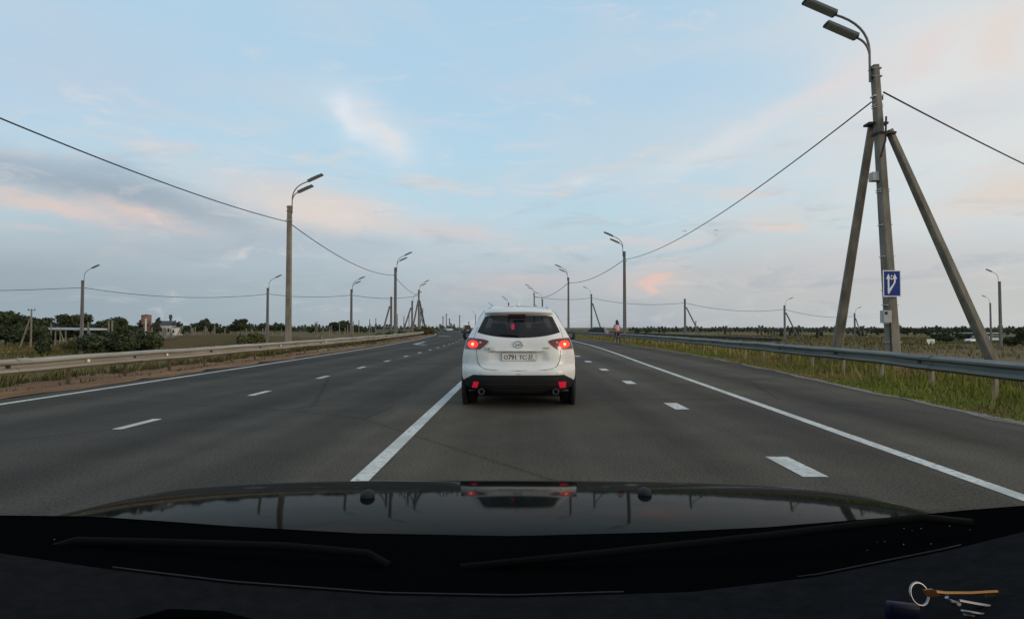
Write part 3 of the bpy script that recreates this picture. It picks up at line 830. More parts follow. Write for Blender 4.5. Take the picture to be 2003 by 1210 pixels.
def bold_text(name, body, size, mt, parent, at_, sx=1.0, ext=.002, rx=90):
    cu = bpy.data.curves.new(name, 'FONT'); cu.body = body; cu.size = size; cu.extrude = ext; cu.align_x = 'LEFT'; cu.offset = size * .012
    tmp = bpy.data.objects.new(name + '_tmp', cu); col.objects.link(tmp)
    bpy.context.view_layer.update()
    me = bpy.data.meshes.new_from_object(tmp.evaluated_get(bpy.context.evaluated_depsgraph_get()))
    bpy.data.objects.remove(tmp); bpy.data.curves.remove(cu)
    me.transform(Matrix.Translation(at_) @ Matrix.Rotation(R(rx), 4, 'X') @ Matrix.Diagonal((sx, 1, 1, 1)))
    me.name = name; me.materials.append(mt)
    o = bpy.data.objects.new(name, me); col.objects.link(o); o.parent = parent
    return o
m_tail = mat('tail_lamp_red', (.10, .004, .007), .2, coat=.3, emis=(1, .02, .02), es=.015)
m_glow = mat('lit_tail_lamp', (.5, .02, .02), .2, emis=(1.0, .035, .03), es=.85)
m_bulb = mat('brake_bulb', (.9, .4, .2), .3, emis=(1.0, .33, .10), es=2.6)
m_refx = mat('glowing_reflector_red', (.45, .01, .03), .25, emis=(1.0, .02, .06), es=.28)  # glow stands in for light thrown back by the red reflectors
m_dred = mat('dark_red_lens', (.06, .004, .006), .15)
m_rev = mat('clear_lens', (.55, .45, .45), .1)
m_seam = mat('panel_gap', (.03, .03, .03), .8)
m_glasst = mat('rear_window_glass', (.003, .0035, .004), .08, alpha=.955, spec=.35)
m_shield = mat('windscreen_glass', (.05, .06, .06), .05, alpha=.25)
m_int = mat('dark_interior', (.008, .008, .008), .9, spec=.1)
m_seat = mat('seat_cloth', (.015, .015, .016), .95)
m_mirr = mat('mirror_glass_dark', (.16, .18, .18), .08, metal=.9)
m_exh = mat('sooty_exhaust_steel', (.10, .10, .10), .45, metal=.7)
m_glint = mat('glowing_red', (.5, .01, .03), .4, emis=(1.0, .03, .10), es=7.0)
m_plate = mat('plate_white', (.66, .66, .62), .4)
m_ink = mat('plate_black', (.012, .012, .012), .5)
m_rim = mat('alloy_wheel', (.35, .35, .36), .35, metal=.8)
m_spoil = mat('shaded_spoiler_paint', (.66, .66, .63), .35)

def wheel(root, x, y, r=.345, w_=.225, sgn=1):
    t = MB().lathe((x, y, r), [(r * .68, -w_ / 2), (r * .93, -w_ / 2), (r * .985, -w_ * .40), (r, -w_ * .25), (r, w_ * .25), (r * .985, w_ * .40), (r * .93, w_ / 2), (r * .68, w_ / 2)], n=32).build('wheel', m_rubber, root, smooth=True, auto=40)
    rb = MB()
    for k in range(5):
        a = 2 * math.pi * k / 5
        rb.box((x + sgn * w_ * .5, y + math.cos(a) * r * .36, r + math.sin(a) * r * .36), (.02, r * .58, .07), (a, 0, 0))
    rb.lathe((x + sgn * w_ * .46, y, r), [(r * .08, -.02), (r * .2, .02), (r * .02, .03)], n=12)
    rb.torus((x + sgn * w_ * .47, y, r), r * .64, .02, n=28, m=6)
    rb.build('rim', m_rim, t, smooth=True, auto=40)
    return t

CY = 9.46
car = thing('car', 'white crossover with lit red tail lamps and plate, driving just ahead', 'car', (-.03, CY, 0))
weld(shell(MB()).build('body', m_white, car, fix=False))
weld(shell(MB(), .03).build('interior', m_int, car, fix=False))
# rear glass with its black border
zb_ = lambda x, t: 1.085 + .085 * abs(t) ** 2.2 / .7
rows = []
for i in range(13):
    row = []
    for k in range(29):
        t = -.862 + 1.724 * k / 28
        a, c = 1.083 + .085 * abs(t) ** 2.2 / .7, 1.457 - .035 * t * t
        z = a + (c - a) * i / 12; x = Wz(z) * t
        row.append(Vector((x, fy(x, z) + .004, z)))
    rows.append(row)
gl = MB().grid(rows).build('rear_window', m_glasst, car, smooth=True)
bm_ = MB()
for rr in ((rows[0], rows[1]), (rows[-2], rows[-1])): bm_.grid([[p + Vector((0, -.003, 0)) for p in rr[0]], [(p + q) / 2 + Vector((0, -.003, 0)) for p, q in zip(*rr)]])
for ks in ((0, 1, 2), (26, 27, 28)): bm_.grid([[r[k] + Vector((0, -.0025, 0)) for k in ks] for r in rows])
bm_.build('window_border', m_black, gl)
wp = MB().tube(on_tail([(.02, 1.10), (-.05, 1.13), (-.30, 1.145)], .02), [.012, .010, .006], 6).build('wiper', m_black, car)
# windscreen
rows = []
for s in (2.6, 2.78, 2.95, 3.12, 3.3):
    row = []
    for sg, zs in ((-1, (1.40, 1.48, 1.54, 1.575, 1.60)), (1, (1.575, 1.54, 1.48, 1.40))):
        for z in zs: row.append(side_pt(sg, z, s) + Vector((0, .004, .002)))
    rows.append(row)
MB().grid(rows).build('windscreen', m_shield, car, smooth=True)
# seats and mirror seen through the glass
for x, y in ((-.36, 1.45), (0.0, 1.45), (.36, 1.45), (-.37, 2.35), (.37, 2.35)):
    b = MB()
    b.bev((x, y, 1.0), (.46, .16, .34), .06); b.bev((x, y + .02, 1.24), (.26, .10, .17), .04)
    b.build('seat', m_seat, car, smooth=True)
MB().bev((0, 2.75, 1.36), (.22, .04, .07), .015).build('interior_mirror', m_black, car)
MB().bev((-.10, 1.05, 1.262), (.05, .02, .10), .008).build('red_glint', m_glint, car)  # glowing block added to stand in for a red glint in the rear window
# side windows
for sg in (-1, 1):
    for s0, s1 in ((.75, 1.25), (1.32, 2.02), (2.1, 2.75)):
        rows = []
        for i in range(7):
            s = s0 + (s1 - s0) * i / 6; row = []
            for z in (1.14, 1.22, 1.32, 1.42, 1.49):
                if s0 < 1 : z = 1.2 + (z - 1.14) * (.3 + .7 * i / 6)
                p = side_pt(sg, z, s); row.append(p + Vector((sg * .006, 0, .002)))
            rows.append(row)
        MB().grid(rows).build('side_window', m_glass, car, smooth=True)
    # black sill and wheel arches
    b = MB()
    rows = [[side_pt(sg, z, s) + Vector((sg * .008, 0, 0)) for z in (.23, .30, .36, .42)] for s in (.5, 1.3, 2.0, 3.0, 4.2)]
    b.grid(rows).build('sill_trim', m_black, car)
    for ya in (.80, 3.5):
        MB().torus((sg * .875, ya, .36), .405, .04, n=24, m=8, a0=0, a1=2 * math.pi).build('arch_trim', m_black, car, smooth=True)
        MB().lathe((sg * .865, ya, .36), [(.01, -.03), (.40, -.03), (.40, .045), (.01, .045)], n=28).build('arch_liner', m_int, car)
        wheel(car, sg * .805, ya, sgn=sg)
    # door mirrors
    mr_ = MB().bev((sg * 1.0, 2.78, 1.085), (.23, .13, .15), .04).build('door_mirror', m_black, car, smooth=True)
    MB().bev((sg * .99, 2.712, 1.085), (.13, .006, .085), .002).build('mirror_glass', m_mirr, mr_)
    MB().box((sg * .88, 2.8, 1.04), (.12, .05, .03)).build('mirror_arm', m_black, mr_)
    # roof rail
    MB().tube([side_pt(sg, 1.56, .75) + Vector((sg * .02, 0, .0)), side_pt(sg, 1.565, .9) + Vector((sg * .02, 0, .035)), side_pt(sg, 1.565, 1.6) + Vector((sg * .02, 0, .04)), side_pt(sg, 1.565, 2.2) + Vector((sg * .02, 0, .02))], .014, 6).build('roof_rail', m_chrome, car)
    # tail lamps
    xin = lambda z: lerp([(.91, .61), (.95, .55), (1.0, .49), (1.035, .465), (1.055, .50), (1.072, .60), (1.085, .74)], z)
    lb, lr = (lambda z: -Wz(z) * .992, lambda z: -xin(z)) if sg < 0 else (lambda z: xin(z), lambda z: Wz(z) * .992)
    tl = patch(MB(), .91, 1.085, lb, lr, .014).build('tail_lamp', m_tail, car, smooth=True, auto=40)
    la, lc = (-.80, -.645) if sg < 0 else (.645, .80)
    ez = lambda z: .092 * math.sqrt(max(.0001, 1 - ((z - .985) / .064) ** 2)) + .002 * math.sin(z * 90)
    patch(MB(), .9225, 1.0475, lambda z: sg * .722 - ez(z), lambda z: sg * .722 + ez(z), .0175, 12, 10).build('lit_section', m_glow, tl, smooth=True)
    q = on_tail([(sg * .725, .985)], .026)[0]
    MB().ell(q, (.026, .012, .024), 14, 8).build('bulb', m_bulb, tl, smooth=True)
    q = on_tail([(sg * .60, 1.012)], .018)[0]
    MB().ell(q, (.022, .008, .018), 12, 6).build('reversing_lens', m_rev, tl, smooth=True)
    # tail lamp black underline, glowing reflector and exhaust
    xa, xb = (-.735, -.615) if sg < 0 else (.615, .745)
    fl = patch(MB(), .305, .405, lambda z: (xa + (.03 * (z - .305) / .1 if sg < 0 else 0) + (0 if sg < 0 else .03 * (.405 - z) / .1)) , lambda z: xb - (.035 * (.405 - z) / .1 if sg < 0 else 0), .022, 4, 6)
    fl.build('rear_reflector', m_refx, car, smooth=True)
    ex = MB().torus((sg * .575, .075, .255), .043, .007, axis=(0, 1, 0), n=20, m=6).build('exhaust_tip', m_exh, car, smooth=True)
    MB().lathe((sg * .575, .09, .255), [(.002, 0), (.041, 0), (.041, .12), (.002, .12)], axis='Y', n=16).build('exhaust_pipe', m_int, ex)
# black lower bumper
xo = lambda z: lerp([(.20, .74), (.235, .80), (.27, .865), (.40, .885), (.43, .865), (.52, .70)], z)
lowb = patch(MB(), .215, .515, lambda z: -min(xo(z), Wz(z) * .999), lambda z: min(xo(z), Wz(z) * .999), .012, 20, 40).build('lower_bumper', m_black, car, smooth=True, auto=40)
patch(MB(), .26, .275, lambda z: -.42, lambda z: .42, .022, 2, 14).build('bumper_lip', m_seam, lowb)
patch(MB(), .365, .375, lambda z: -.58, lambda z: .58, .016, 2, 14).build('bumper_crease', m_seam, lowb)
MB().box((0, 1.6, .21), (1.3, 2.6, .10)).build('underbody', m_int, car)
# spoiler with shaded lip and high brake lamp
secs = []
for k in range(25):
    t = -.93 + 1.86 * k / 24; xx = .60 * t; e = 1 - .0 * abs(t)
    yy0 = fy(xx, 1.48); dz = -.012 * t * t
    secs.append([Vector((xx * .97, yy0 + .0, 1.425 + dz)), Vector((xx * .985, yy0 - .095, 1.462 + dz)), Vector((xx, yy0 - .12, 1.498 + dz)), Vector((xx * .99, yy0 - .07, 1.535 + dz)), Vector((xx * .97, yy0 + .12, 1.575 + dz * 2))])
MB().sect(secs).build('spoiler', m_white, car, smooth=True, auto=45)
y_ = fy(0, 1.48)
MB().bev((-.02, y_ - .078, 1.452), (.27, .03, .032), .008, (R(-50), 0, 0)).build('high_brake_lamp', m_dred, car)
MB().bev((-.02, y_ - .045, 1.42), (.26, .06, .03), .008, (R(-30), 0, 0)).build('high_brake_lamp_base', m_dred, car)
f = MB(); secs = []
for z, l0, l1, hw in ((1.60, .0, .20, .032), (1.635, .012, .12, .02), (1.675, .02, .06, .009), (1.70, .022, .035, .003)):
    secs.append([Vector((-.015 + sx_ * hw, .95 + l0 + (l1 - l0) * q_, z + .012)) for sx_, q_ in ((-1, .2), (0, 0), (1, .2), (1, .8), (0, 1), (-1, .8))])
f.sect(secs).build('antenna_fin', m_white, car, smooth=True, auto=50)
# tailgate gap, garnish, plate, emblem and badges
MB().tube(on_tail([(-.66, .90), (-.655, .80), (-.64, .72), (-.60, .645), (-.52, .605), (-.40, .592), (0, .582), (.40, .592), (.52, .605), (.60, .645), (.64, .72), (.655, .80), (.66, .90)], .0), .0045, 6).build('tailgate_gap', m_seam, car)
for sg in (-1, 1): MB().tube(on_tail([(sg * .70, 1.09), (sg * .69, 1.16), (sg * .66, 1.25)], .0), .004, 6).build('tailgate_gap', m_seam, car)
MB().tube(on_tail([(-.86, .62), (-.6, .535), (0, .528), (.6, .535), (.86, .62)], .001), .004, 6).build('bumper_gap', m_seam, car)
rows = []
for dz, dy in ((.006, -.002), (.012, -.03), (-.004, -.036), (-.012, .0)):
    rows.append([Vector((x, fy(x, .895) + dy, .888 + dz)) for x in [-.36 + .72 * k / 16 for k in range(17)]])
MB().grid(rows).build('garnish', m_white, car, smooth=True, auto=30)
pc = Vector((0.005, fy(0, .785) - .012, .785))
pf = MB().bev((pc.x, pc.y + .004, pc.z), (.545, .012, .135), .004).build('plate_frame', m_box, car)
pl = MB().bev((pc.x, pc.y - .003, pc.z), (.52, .008, .112), .003).build('licence_plate', m_plate, pf)
for txt, x0, s_, zz in (('O', -.235, .088, -.030), ('791', -.168, .108, -.036), ('TC', .005, .088, -.030), ('33', .145, .082, -.012)):
    bold_text('plate_text', txt, s_, m_ink, pf, Vector((pc.x + x0, pc.y - .0085, pc.z + zz)), .88, .0012)
bold_text('plate_text', 'RUS', .028, m_ink, pf, Vector((pc.x + .145, pc.y - .0085, pc.z - .042)), 1.0, .0012)
MB().box((pc.x + .122, pc.y - .0072, pc.z), (.004, .003, .104)).build('plate_divider', m_ink, pf)
for i, (mn, c_) in enumerate((('flag_white', (.7, .7, .7)), ('flag_blue', (.02, .04, .3)), ('flag_red', (.4, .02, .02)))):
    MB().box((pc.x + .222, pc.y - .0078, pc.z - .027 - .006 * i), (.034, .002, .006)).build('flag_stripe', mat(mn, c_, .5), pf)
ec = Vector((-.005, fy(0, .985) - .012, .985))
em = MB()
pts = [ec + Vector((.072 * math.cos(a), 0, .052 * math.sin(a))) for a in [2 * math.pi * k / 28 for k in range(29)]]
em.tube(pts, .0075, 6, cap=False)
for sg in (-1, 1):
    em.tube([ec + Vector((sg * .066, -.004, .012)), ec + Vector((sg * .040, -.008, .018)), ec + Vector((sg * .018, -.008, .0)), ec + Vector((0, -.008, -.022))], [.006, .008, .009, .008], 6)
em.build('emblem', m_chrome, car, smooth=True)
m_badge = mat('badge_grey', (.22, .22, .21), .35, metal=.4)
bold_text('badge', 'CX-5', .062, m_badge, car, Vector((-.545, fy(.46, .90) - .006, .892)), 1.25, .002)
bold_text('badge', 'AWD', .030, m_badge, car, Vector((-.475, fy(.44, .87) - .006, .862)), 1.25, .002)
bold_text('badge', 'SKYACTIV', .028, m_badge, car, Vector((.375, fy(.43, .92) - .006, .918)), .85, .002)

# ------------------------------------------------------------------ small distant cars
def far_car(label, X, Y, rz, paint, L_=4.3, W_=1.75, H_=1.5, z0=0, estate=True, tail=True, group=None, rack=False):
    root = thing('car', label, 'car', (X, Y, z0), rz, group)
    prof = [(0, .35), (0, .85), (.12, .95), (.55 if estate else .9, .98), (L_ * .62, .98), (L_ * .72, .92), (L_ - .15, .78), (L_, .6), (L_, .32)]
    b = MB(); secs = []
    for x, k in ((-.5, .0), (-.47, 1), (.47, 1), (.5, .0)):
        secs.append([Vector((x * W_, y + (.03 if k == 0 else 0) * (1 if y < 1 else -1), z * (.985 if k == 0 else 1))) for y, z in prof])
    b.sect(secs); b.build('body', paint, root, smooth=True, auto=40)
    cab = [(.12, .95), (.32 if estate else .75, H_ - .03), (.6 if estate else 1.1, H_), (L_ * .45, H_), (L_ * .52, H_ - .06), (L_ * .70, .95)]
    b = MB(); secs = []
    for x, k in ((-.44, 0), (.44, 0)):
        secs.append([Vector((x * W_ * (1 - .22 * max(0, (z - .95) / .6)), y, z)) for y, z in cab])
    b.sect(secs); b.build('window', m_glass, root)
    b = MB(); secs = []
    for x in (-.36, .36): secs.append([Vector((x * W_, y, z)) for y, z in ((cab[1][0] + .02, H_ - .04), (cab[2][0], H_ + .02), (cab[3][0], H_ + .02), (cab[4][0], H_ - .05))])
    b.sect(secs).build('roof', paint, root)
    for sx_ in (-1, 1):
        for yy in (.8, L_ - .85): MB().lathe((sx_ * W_ * .44, yy, .31), [(.05, -.1), (.28, -.1), (.31, -.06), (.31, .06), (.28, .1), (.05, .1)], n=16).build('wheel', m_rubber, root, smooth=True)
        MB().box((sx_ * W_ * .40, -.01, .78), (.22, .04, .14)).build('tail_lamp', m_glow if tail else m_tail, root)
        MB().box((sx_ * W_ * .38, L_ + .0, .66), (.28, .04, .13)).build('headlight', m_rev, root)
        MB().bev((sx_ * (W_ * .5 + .08), L_ * .66, .98), (.18, .1, .12), .02).build('door_mirror', m_black, root)
    if rack:
        for sx_ in (-1, 1): MB().box((sx_ * W_ * .33, 1.4, H_ + .06), (.04, 1.9, .04)).build('roof_rail', m_black, root)
    MB().box((0, -.02, .62), (.5, .02, .12)).build('plate', m_plate, root)
    return root
p_dark = mat('dark_car_paint', (.012, .014, .015), .25, coat=.6)
p_green = mat('dark_green_car_paint', (.014, .022, .018), .25, coat=.6)
p_silver = mat('silver_car_paint', (.45, .46, .47), .3, metal=.3, coat=.5)
p_white = mat('plain_white_paint', (.72, .72, .70), .35, coat=.5)
far_car('small dark car far ahead, left of the white crossover mirror', GX(916.5, 138), 136, R(14), p_dark, 4.4, 1.8, 1.75, tail=False)
far_car('pale oncoming car far off on the left carriageway bend', GX(872, 190), 194, R(195), p_silver, 4.4, 1.9, 1.75, tail=False)
far_car('dark oncoming vehicle behind the pale one on the far bend', GX(857, 214), 220, R(195), p_dark, 4.6, 2.0, 2.0, tail=False)
far_car('dark estate car on the ramp behind the right guardrail', GX(1187, 104) , 104, R(62), p_green, 4.5, 1.8, 1.5, z0=-.28, rack=True)
for px, Y, rz, pt, lb in ((1921, 150, 100, p_white, 'white car parked by the kiosk, seen beside the near right brace'), (1958, 155, 80, p_white, 'white car parked right of the kiosk roof'),
                          (1905, 172, 80, p_dark, 'dark car parked left of the white car by the kiosk')):
    X = GX(px, Y); far_car(lb, X, Y, R(rz), pt, z0=terr(X, Y), tail=False, group='cars parked by the kiosk')

# ------------------------------------------------------------------ cyclist
m_skin = mat('skin', (.42, .24, .17), .6)
m_hair = mat('dark_brown_hair', (.018, .010, .010), .6)
m_shirt = mat('pink_jersey', (.72, .38, .42), .85, c2=(.62, .30, .34), nscale=9)
m_trous = mat('dusty_rose_trousers', (.12, .05, .055), .9, c2=(.09, .04, .045), nscale=9)
def skinned(name, joints, edges, mt, parent, sub=2):
    me = bpy.data.meshes.new(name); me.from_pydata([j[0] for j in joints], edges, [])
    o = bpy.data.objects.new(name + '_tmp', me); col.objects.link(o)
    sk = o.modifiers.new('skin', 'SKIN'); sk.use_smooth_shade = True
    lay = me.skin_vertices[0].data
    for i, j in enumerate(joints): lay[i].radius = (j[1], j[1] if len(j) < 3 else j[2]); lay[i].use_root = (i == 0)
    o.modifiers.new('sub', 'SUBSURF').levels = sub; o.modifiers['sub'].render_levels = sub
    bpy.context.view_layer.update()
    ev = o.evaluated_get(bpy.context.evaluated_depsgraph_get())
    m2 = bpy.data.meshes.new_from_object(ev); bpy.data.objects.remove(o); bpy.data.meshes.remove(me)
    m2.name = name; m2.materials.clear(); m2.materials.append(mt)
    m2.polygons.foreach_set('use_smooth', [True] * len(m2.polygons))
    r = bpy.data.objects.new(name, m2); col.objects.link(r); r.parent = parent
    return r
cx, cyy = GX(1207, 46.5), 46.5
bk = thing('bicycle', 'dark bicycle ridden along the right shoulder line', 'bicycle', (cx, cyy, 0), R(4))
for y in (-.52, .52):
    t = MB().torus((0, y, .34), .325, .02, n=32, m=8).build('wheel', m_rubber, bk, smooth=True)
    s = MB(); s.torus((0, y, .34), .30, .009, n=32, m=6)
    for k in range(14):
        a = 2 * math.pi * k / 14; s.tube([(.0, y, .34), (0, y + .3 * math.cos(a), .34 + .3 * math.sin(a))], .002, 4)
    s.tube([(-.06, y, .34), (.06, y, .34)], .02, 8); s.build('rim', m_chrome, t)
fr = MB()
for a, b_ in (((0, -.12, .30), (0, -.22, .82)), ((0, -.12, .30), (0, .42, .78)), ((0, -.19, .74), (0, .40, .84)), ((0, .44, .72), (0, .38, 1.0)), ((.04, -.52, .34), (.03, -.12, .30)), ((-.04, -.52, .34), (-.03, -.12, .30)),
             ((.04, -.52, .34), (.02, -.2, .76)), ((-.04, -.52, .34), (-.02, -.2, .76)), ((.05, .52, .34), (.03, .43, .74)), ((-.05, .52, .34), (-.03, .43, .74))): fr.tube([a, b_], .016, 7)
fr.build('frame', m_dred, bk)
MB().tube([(-.30, .26, 1.02), (-.2, .36, 1.03), (0, .38, 1.0), (.2, .36, 1.03), (.30, .26, 1.02)], .014, 7).build('handlebar', m_black, bk)
MB().ell((0, -.25, .86), (.085, .14, .035), 12, 6).build('saddle', m_black, bk, smooth=True)
pd = MB(); pd.tube([(-.07, -.12, .30), (.07, -.12, .30)], .02, 8); pd.tube([(.07, -.12, .30), (.075, -.06, .15)], .011, 6); pd.tube([(-.07, -.12, .30), (-.075, -.18, .45)], .011, 6)
pd.box((.13, -.06, .15), (.10, .09, .02)); pd.box((-.13, -.18, .45), (.10, .09, .02)); pd.build('crank', m_chrome, bk)
MB().box((0, -.80, .62), (.05, .02, .05)).build('rear_reflector', m_refx, bk)
MB().tube([(0, -.53, .68), (0, -.80, .62)], .03, 6).build('mudguard', m_black, bk)
pe_ = thing('person', 'person with long dark hair in a pink top cycling away on the right shoulder', 'person', (cx, cyy, 0), R(4))
J = [((0, -.24, .95), .13, .11), ((0, -.19, 1.12), .125, .09), ((0, -.10, 1.30), .145, .095), ((0, -.03, 1.43), .13, .08), ((0, .02, 1.53), .05), ((0, .045, 1.60), .055),
     ((.17, -.02, 1.42), .062), ((.245, .06, 1.22), .046), ((.285, .22, 1.07), .034), ((.29, .27, 1.045), .026),
     ((-.17, -.02, 1.42), .062), ((-.245, .06, 1.22), .046), ((-.285, .22, 1.07), .034), ((-.29, .27, 1.045), .026),
     ((.10, -.20, .90), .095), ((.12, .10, .62), .066), ((.125, -.06, .30), .046), ((.13, -.11, .20), .036), ((.13, .04, .165), .034),
     ((-.10, -.20, .90), .095), ((-.13, .13, .84), .068), ((-.13, -.08, .60), .048), ((-.13, -.22, .50), .036), ((-.13, -.08, .47), .034)]
E_ = [(0, 1), (1, 2), (2, 3), (3, 4), (4, 5), (3, 6), (6, 7), (7, 8), (8, 9), (3, 10), (10, 11), (11, 12), (12, 13), (0, 14), (14, 15), (15, 16), (16, 17), (17, 18), (0, 19), (19, 20), (20, 21), (21, 22), (22, 23)]
body = skinned('body', J, E_, m_skin, pe_)
hd = MB(); hd.ell((0, .06, 1.68), (.078, .098, .118), 20, 14); hd.ell((0, .158, 1.67), (.014, .022, .02), 8, 6); hd.ell((.08, .06, 1.675), (.012, .025, .034), 8, 6); hd.ell((-.08, .06, 1.675), (.012, .025, .034), 8, 6)
for sg in (-1, 1):
    hd.ell((sg * .03, .148, 1.695), (.014, .01, .009), 8, 6)
    hd.ell((sg * .292, .275, 1.045), (.040, .035, .018), 10, 6)
    for i in range(4): hd.tube([(sg * (.262 + .02 * i), .295, 1.05), (sg * (.262 + .02 * i), .318 + .004 * (i in (1, 2)), 1.038), (sg * (.262 + .02 * i), .308, 1.012), (sg * (.262 + .02 * i), .285, 1.008)], [.0095, .009, .008, .007], 6)
    hd.tube([(sg * .258, .262, 1.04), (sg * .243, .275, 1.02), (sg * .25, .29, 1.008)], [.011, .010, .008], 6)
hd.ell((0, .152, 1.632), (.022, .008, .006), 8, 5)
# head, face and hands belong to the same body surface
tmp = hd.build('tmp', m_skin, None, smooth=True)
bm = bmesh.new(); bm.from_mesh(body.data); bm.from_mesh(tmp.data); bm.to_mesh(body.data); bm.free()
body.data.polygons.foreach_set('use_smooth', [True] * len(body.data.polygons))
bpy.data.objects.remove(tmp)
skinned('jersey', [((0, -.235, .99), .165, .125), ((0, -.19, 1.13), .150, .105), ((0, -.10, 1.30), .168, .112), ((0, -.035, 1.42), .15, .095), ((0, 0, 1.48), .075),
                   ((.175, -.02, 1.42), .080), ((.225, .03, 1.28), .068), ((-.175, -.02, 1.42), .080), ((-.225, .03, 1.28), .068)],
        [(0, 1), (1, 2), (2, 3), (3, 4), (3, 5), (5, 6), (3, 7), (7, 8)], m_shirt, pe_)
skinned('trousers', [((0, -.245, .95), .165, .13), ((.10, -.20, .89), .112), ((.12, .10, .62), .080), ((.125, -.06, .30), .06), ((.128, -.10, .23), .05),
                     ((-.10, -.20, .89), .112), ((-.13, .13, .84), .082), ((-.13, -.08, .60), .060), ((-.13, -.20, .52), .05)],
        [(0, 1), (1, 2), (2, 3), (3, 4), (0, 5), (5, 6), (6, 7), (7, 8)], m_trous, pe_)
hr = MB(); hr.ell((0, .035, 1.70), (.105, .11, .125), 18, 12)
secs = []
for z, wx_, wy_, y in ((1.72, .10, .07, .0), (1.62, .125, .07, -.025), (1.52, .145, .065, -.055), (1.45, .14, .05, -.085), (1.40, .10, .03, -.10)):
    secs.append([Vector((wx_ * math.cos(2 * math.pi * k / 14) * (1 + .06 * math.sin(k * 2.3 + z * 9)), y + wy_ * math.sin(2 * math.pi * k / 14), z)) for k in range(14)])
hr.sect(secs); hr.build('hair', m_hair, pe_, smooth=True)
for x, y, z in ((.13, -.03, .165), (-.13, -.15, .47)):
    MB().ell((x, y + .02, z + .015), (.048, .125, .045), 12, 8).build('shoe', m_black, pe_, smooth=True)
# ------------------------------------------------------------------ the vehicle this was filmed from: bonnet, cowl, dashboard
m_hood = mat('own_bonnet_paint', (.004, .006, .006), .05, spec=.5, ior=1.038)
HP = [(.70, .263), (.76, .269), (.8, .2708), (.85, .2744), (.9, .279), (.95, .2843), (1.0, .290), (1.1, .302), (1.2, .3154), (1.3, .331), (1.35, .3395), (1.4, .350), (1.45, .3635), (1.5, .380), (1.55, .402), (1.6, .43), (1.66, .48)]
HX = -.03
def hood_z(X, Y):
    ax = abs(X - HX); Ye = Y + .06 * ax ** 2
    D = smooth_tab(HP, min(1.66, Ye)) + 4.0 * max(0, ax - .70) ** 2 + .012 * (ax / .7) ** 4 - .004
    return CAM_H - D
own = thing('car', 'dark glossy car we look out of, with bonnet and black dashboard', 'car', (0, 0, 0))
rows = []
for i in range(72):
    Y = .74 + .92 * i / 71
    rows.append([(HX + x, Y, hood_z(HX + x, Y)) for x in [-.86 + 1.72 * k / 80 for k in range(81)]])
hd_ = MB().grid(rows).build('bonnet', m_hood, own, smooth=True)
# bonnet front and wings down to the ground clearance
rows = [[(HX + x, 1.66 + .0, hood_z(HX + x, 1.66)) for x in [-.86 + 1.72 * k / 40 for k in range(41)]]]
rows.append([(p[0], 1.70, .55) for p in rows[0]]); rows.append([(p[0], 1.66, .3) for p in rows[0]])
MB().grid(rows).build('front_bumper', m_hood, own, smooth=True)
for sg in (-1, 1):
    rows = [[(HX + sg * .86, Y, hood_z(HX + sg * .86, Y)), (HX + sg * .90, Y, .75), (HX + sg * .88, Y, .35)] for Y in (.74, .9, 1.1, 1.3, 1.5, 1.66)]
    MB().grid(rows).build('wing', m_hood, own, smooth=True)
    wheel(own, HX + sg * .78, 1.0, .34, .21, sg)
for px, py in ((719, 972), (1261, 967)):
    r = ray(px, py); Y = .9
    for _ in range(40): Y = (CAM_H - hood_z(r.x * Y, Y)) / -r.z
    p = Vector((r.x * Y, Y, hood_z(r.x * Y, Y)))
    nz_ = MB().ell(p + Vector((0, 0, .003)), (.0125, .018, .010), 16, 8).build('washer_nozzle', m_black, own, smooth=True)
# cowl: black strip between glass edge and dashboard
B1 = [(-900, 1012), (-300, 1006), (0, 1007), (180, 1009), (330, 1019), (450, 1028), (700, 1042), (1000, 1047.5), (1300, 1040), (1500, 1030), (1750, 1010), (1900, 996), (2003, 988), (2400, 960), (2900, 940)]
B2 = [(-900, 1010), (-300, 1040), (0, 1082), (200, 1112), (450, 1142), (750, 1164), (1000, 1169), (1350, 1158), (1600, 1128), (1850, 1078), (2003, 1040), (2400, 990), (2900, 960)]
def tabx(tab, x): return lerp(tab, x)
m_trim = mat('dull_trim_edge', (.018, .018, .018), .8)
m_cowl = mat('cowl_black', (.0022, .0026, .003), 1, spec=0)
m_dash = mat('dashboard_grain', (.0125, .013, .0155), 1, spec=.03, c2=(.008, .0085, .010), nscale=60, bump=.3, bscale=300)
xs = list(range(-900, 2901, 50))
rows = [[P(x, tabx(B1, x) + 14, .735) for x in xs], [P(x, tabx(B1, x), .755) for x in xs], [P(x, tabx(B1, x) + 6, .735) for x in xs], [P(x, tabx(B1, x) + 45, .68) for x in xs], [P(x, tabx(B2, x) - 12, .60) for x in xs], [P(x, tabx(B2, x) + 8, .57) for x in xs]]
MB().grid(rows).build('cowl', m_cowl, own, smooth=True)
rows = [[P(x, tabx(B2, x) + 3, .565) for x in xs]]
for dy, Y in ((-1, .56), (10, .548), (30, .53), (60, .50), (120, .45), (240, .37), (420, .29)):
    rows.append([P(x, tabx(B2, x) + dy, Y) for x in xs])
da = MB().grid(rows).build('dashboard', m_dash, own, smooth=True)
MB().tube([P(x, tabx(B2, x) - 6, .562) for x in range(220, 1250, 40)], .0007, 6).build('trim_line', m_trim, own, smooth=True)
MB().tube([P(x, tabx(B2, x) - 6, .562) for x in range(1560, 1900, 40)], .0006, 6).build('trim_line', m_trim, own, smooth=True)
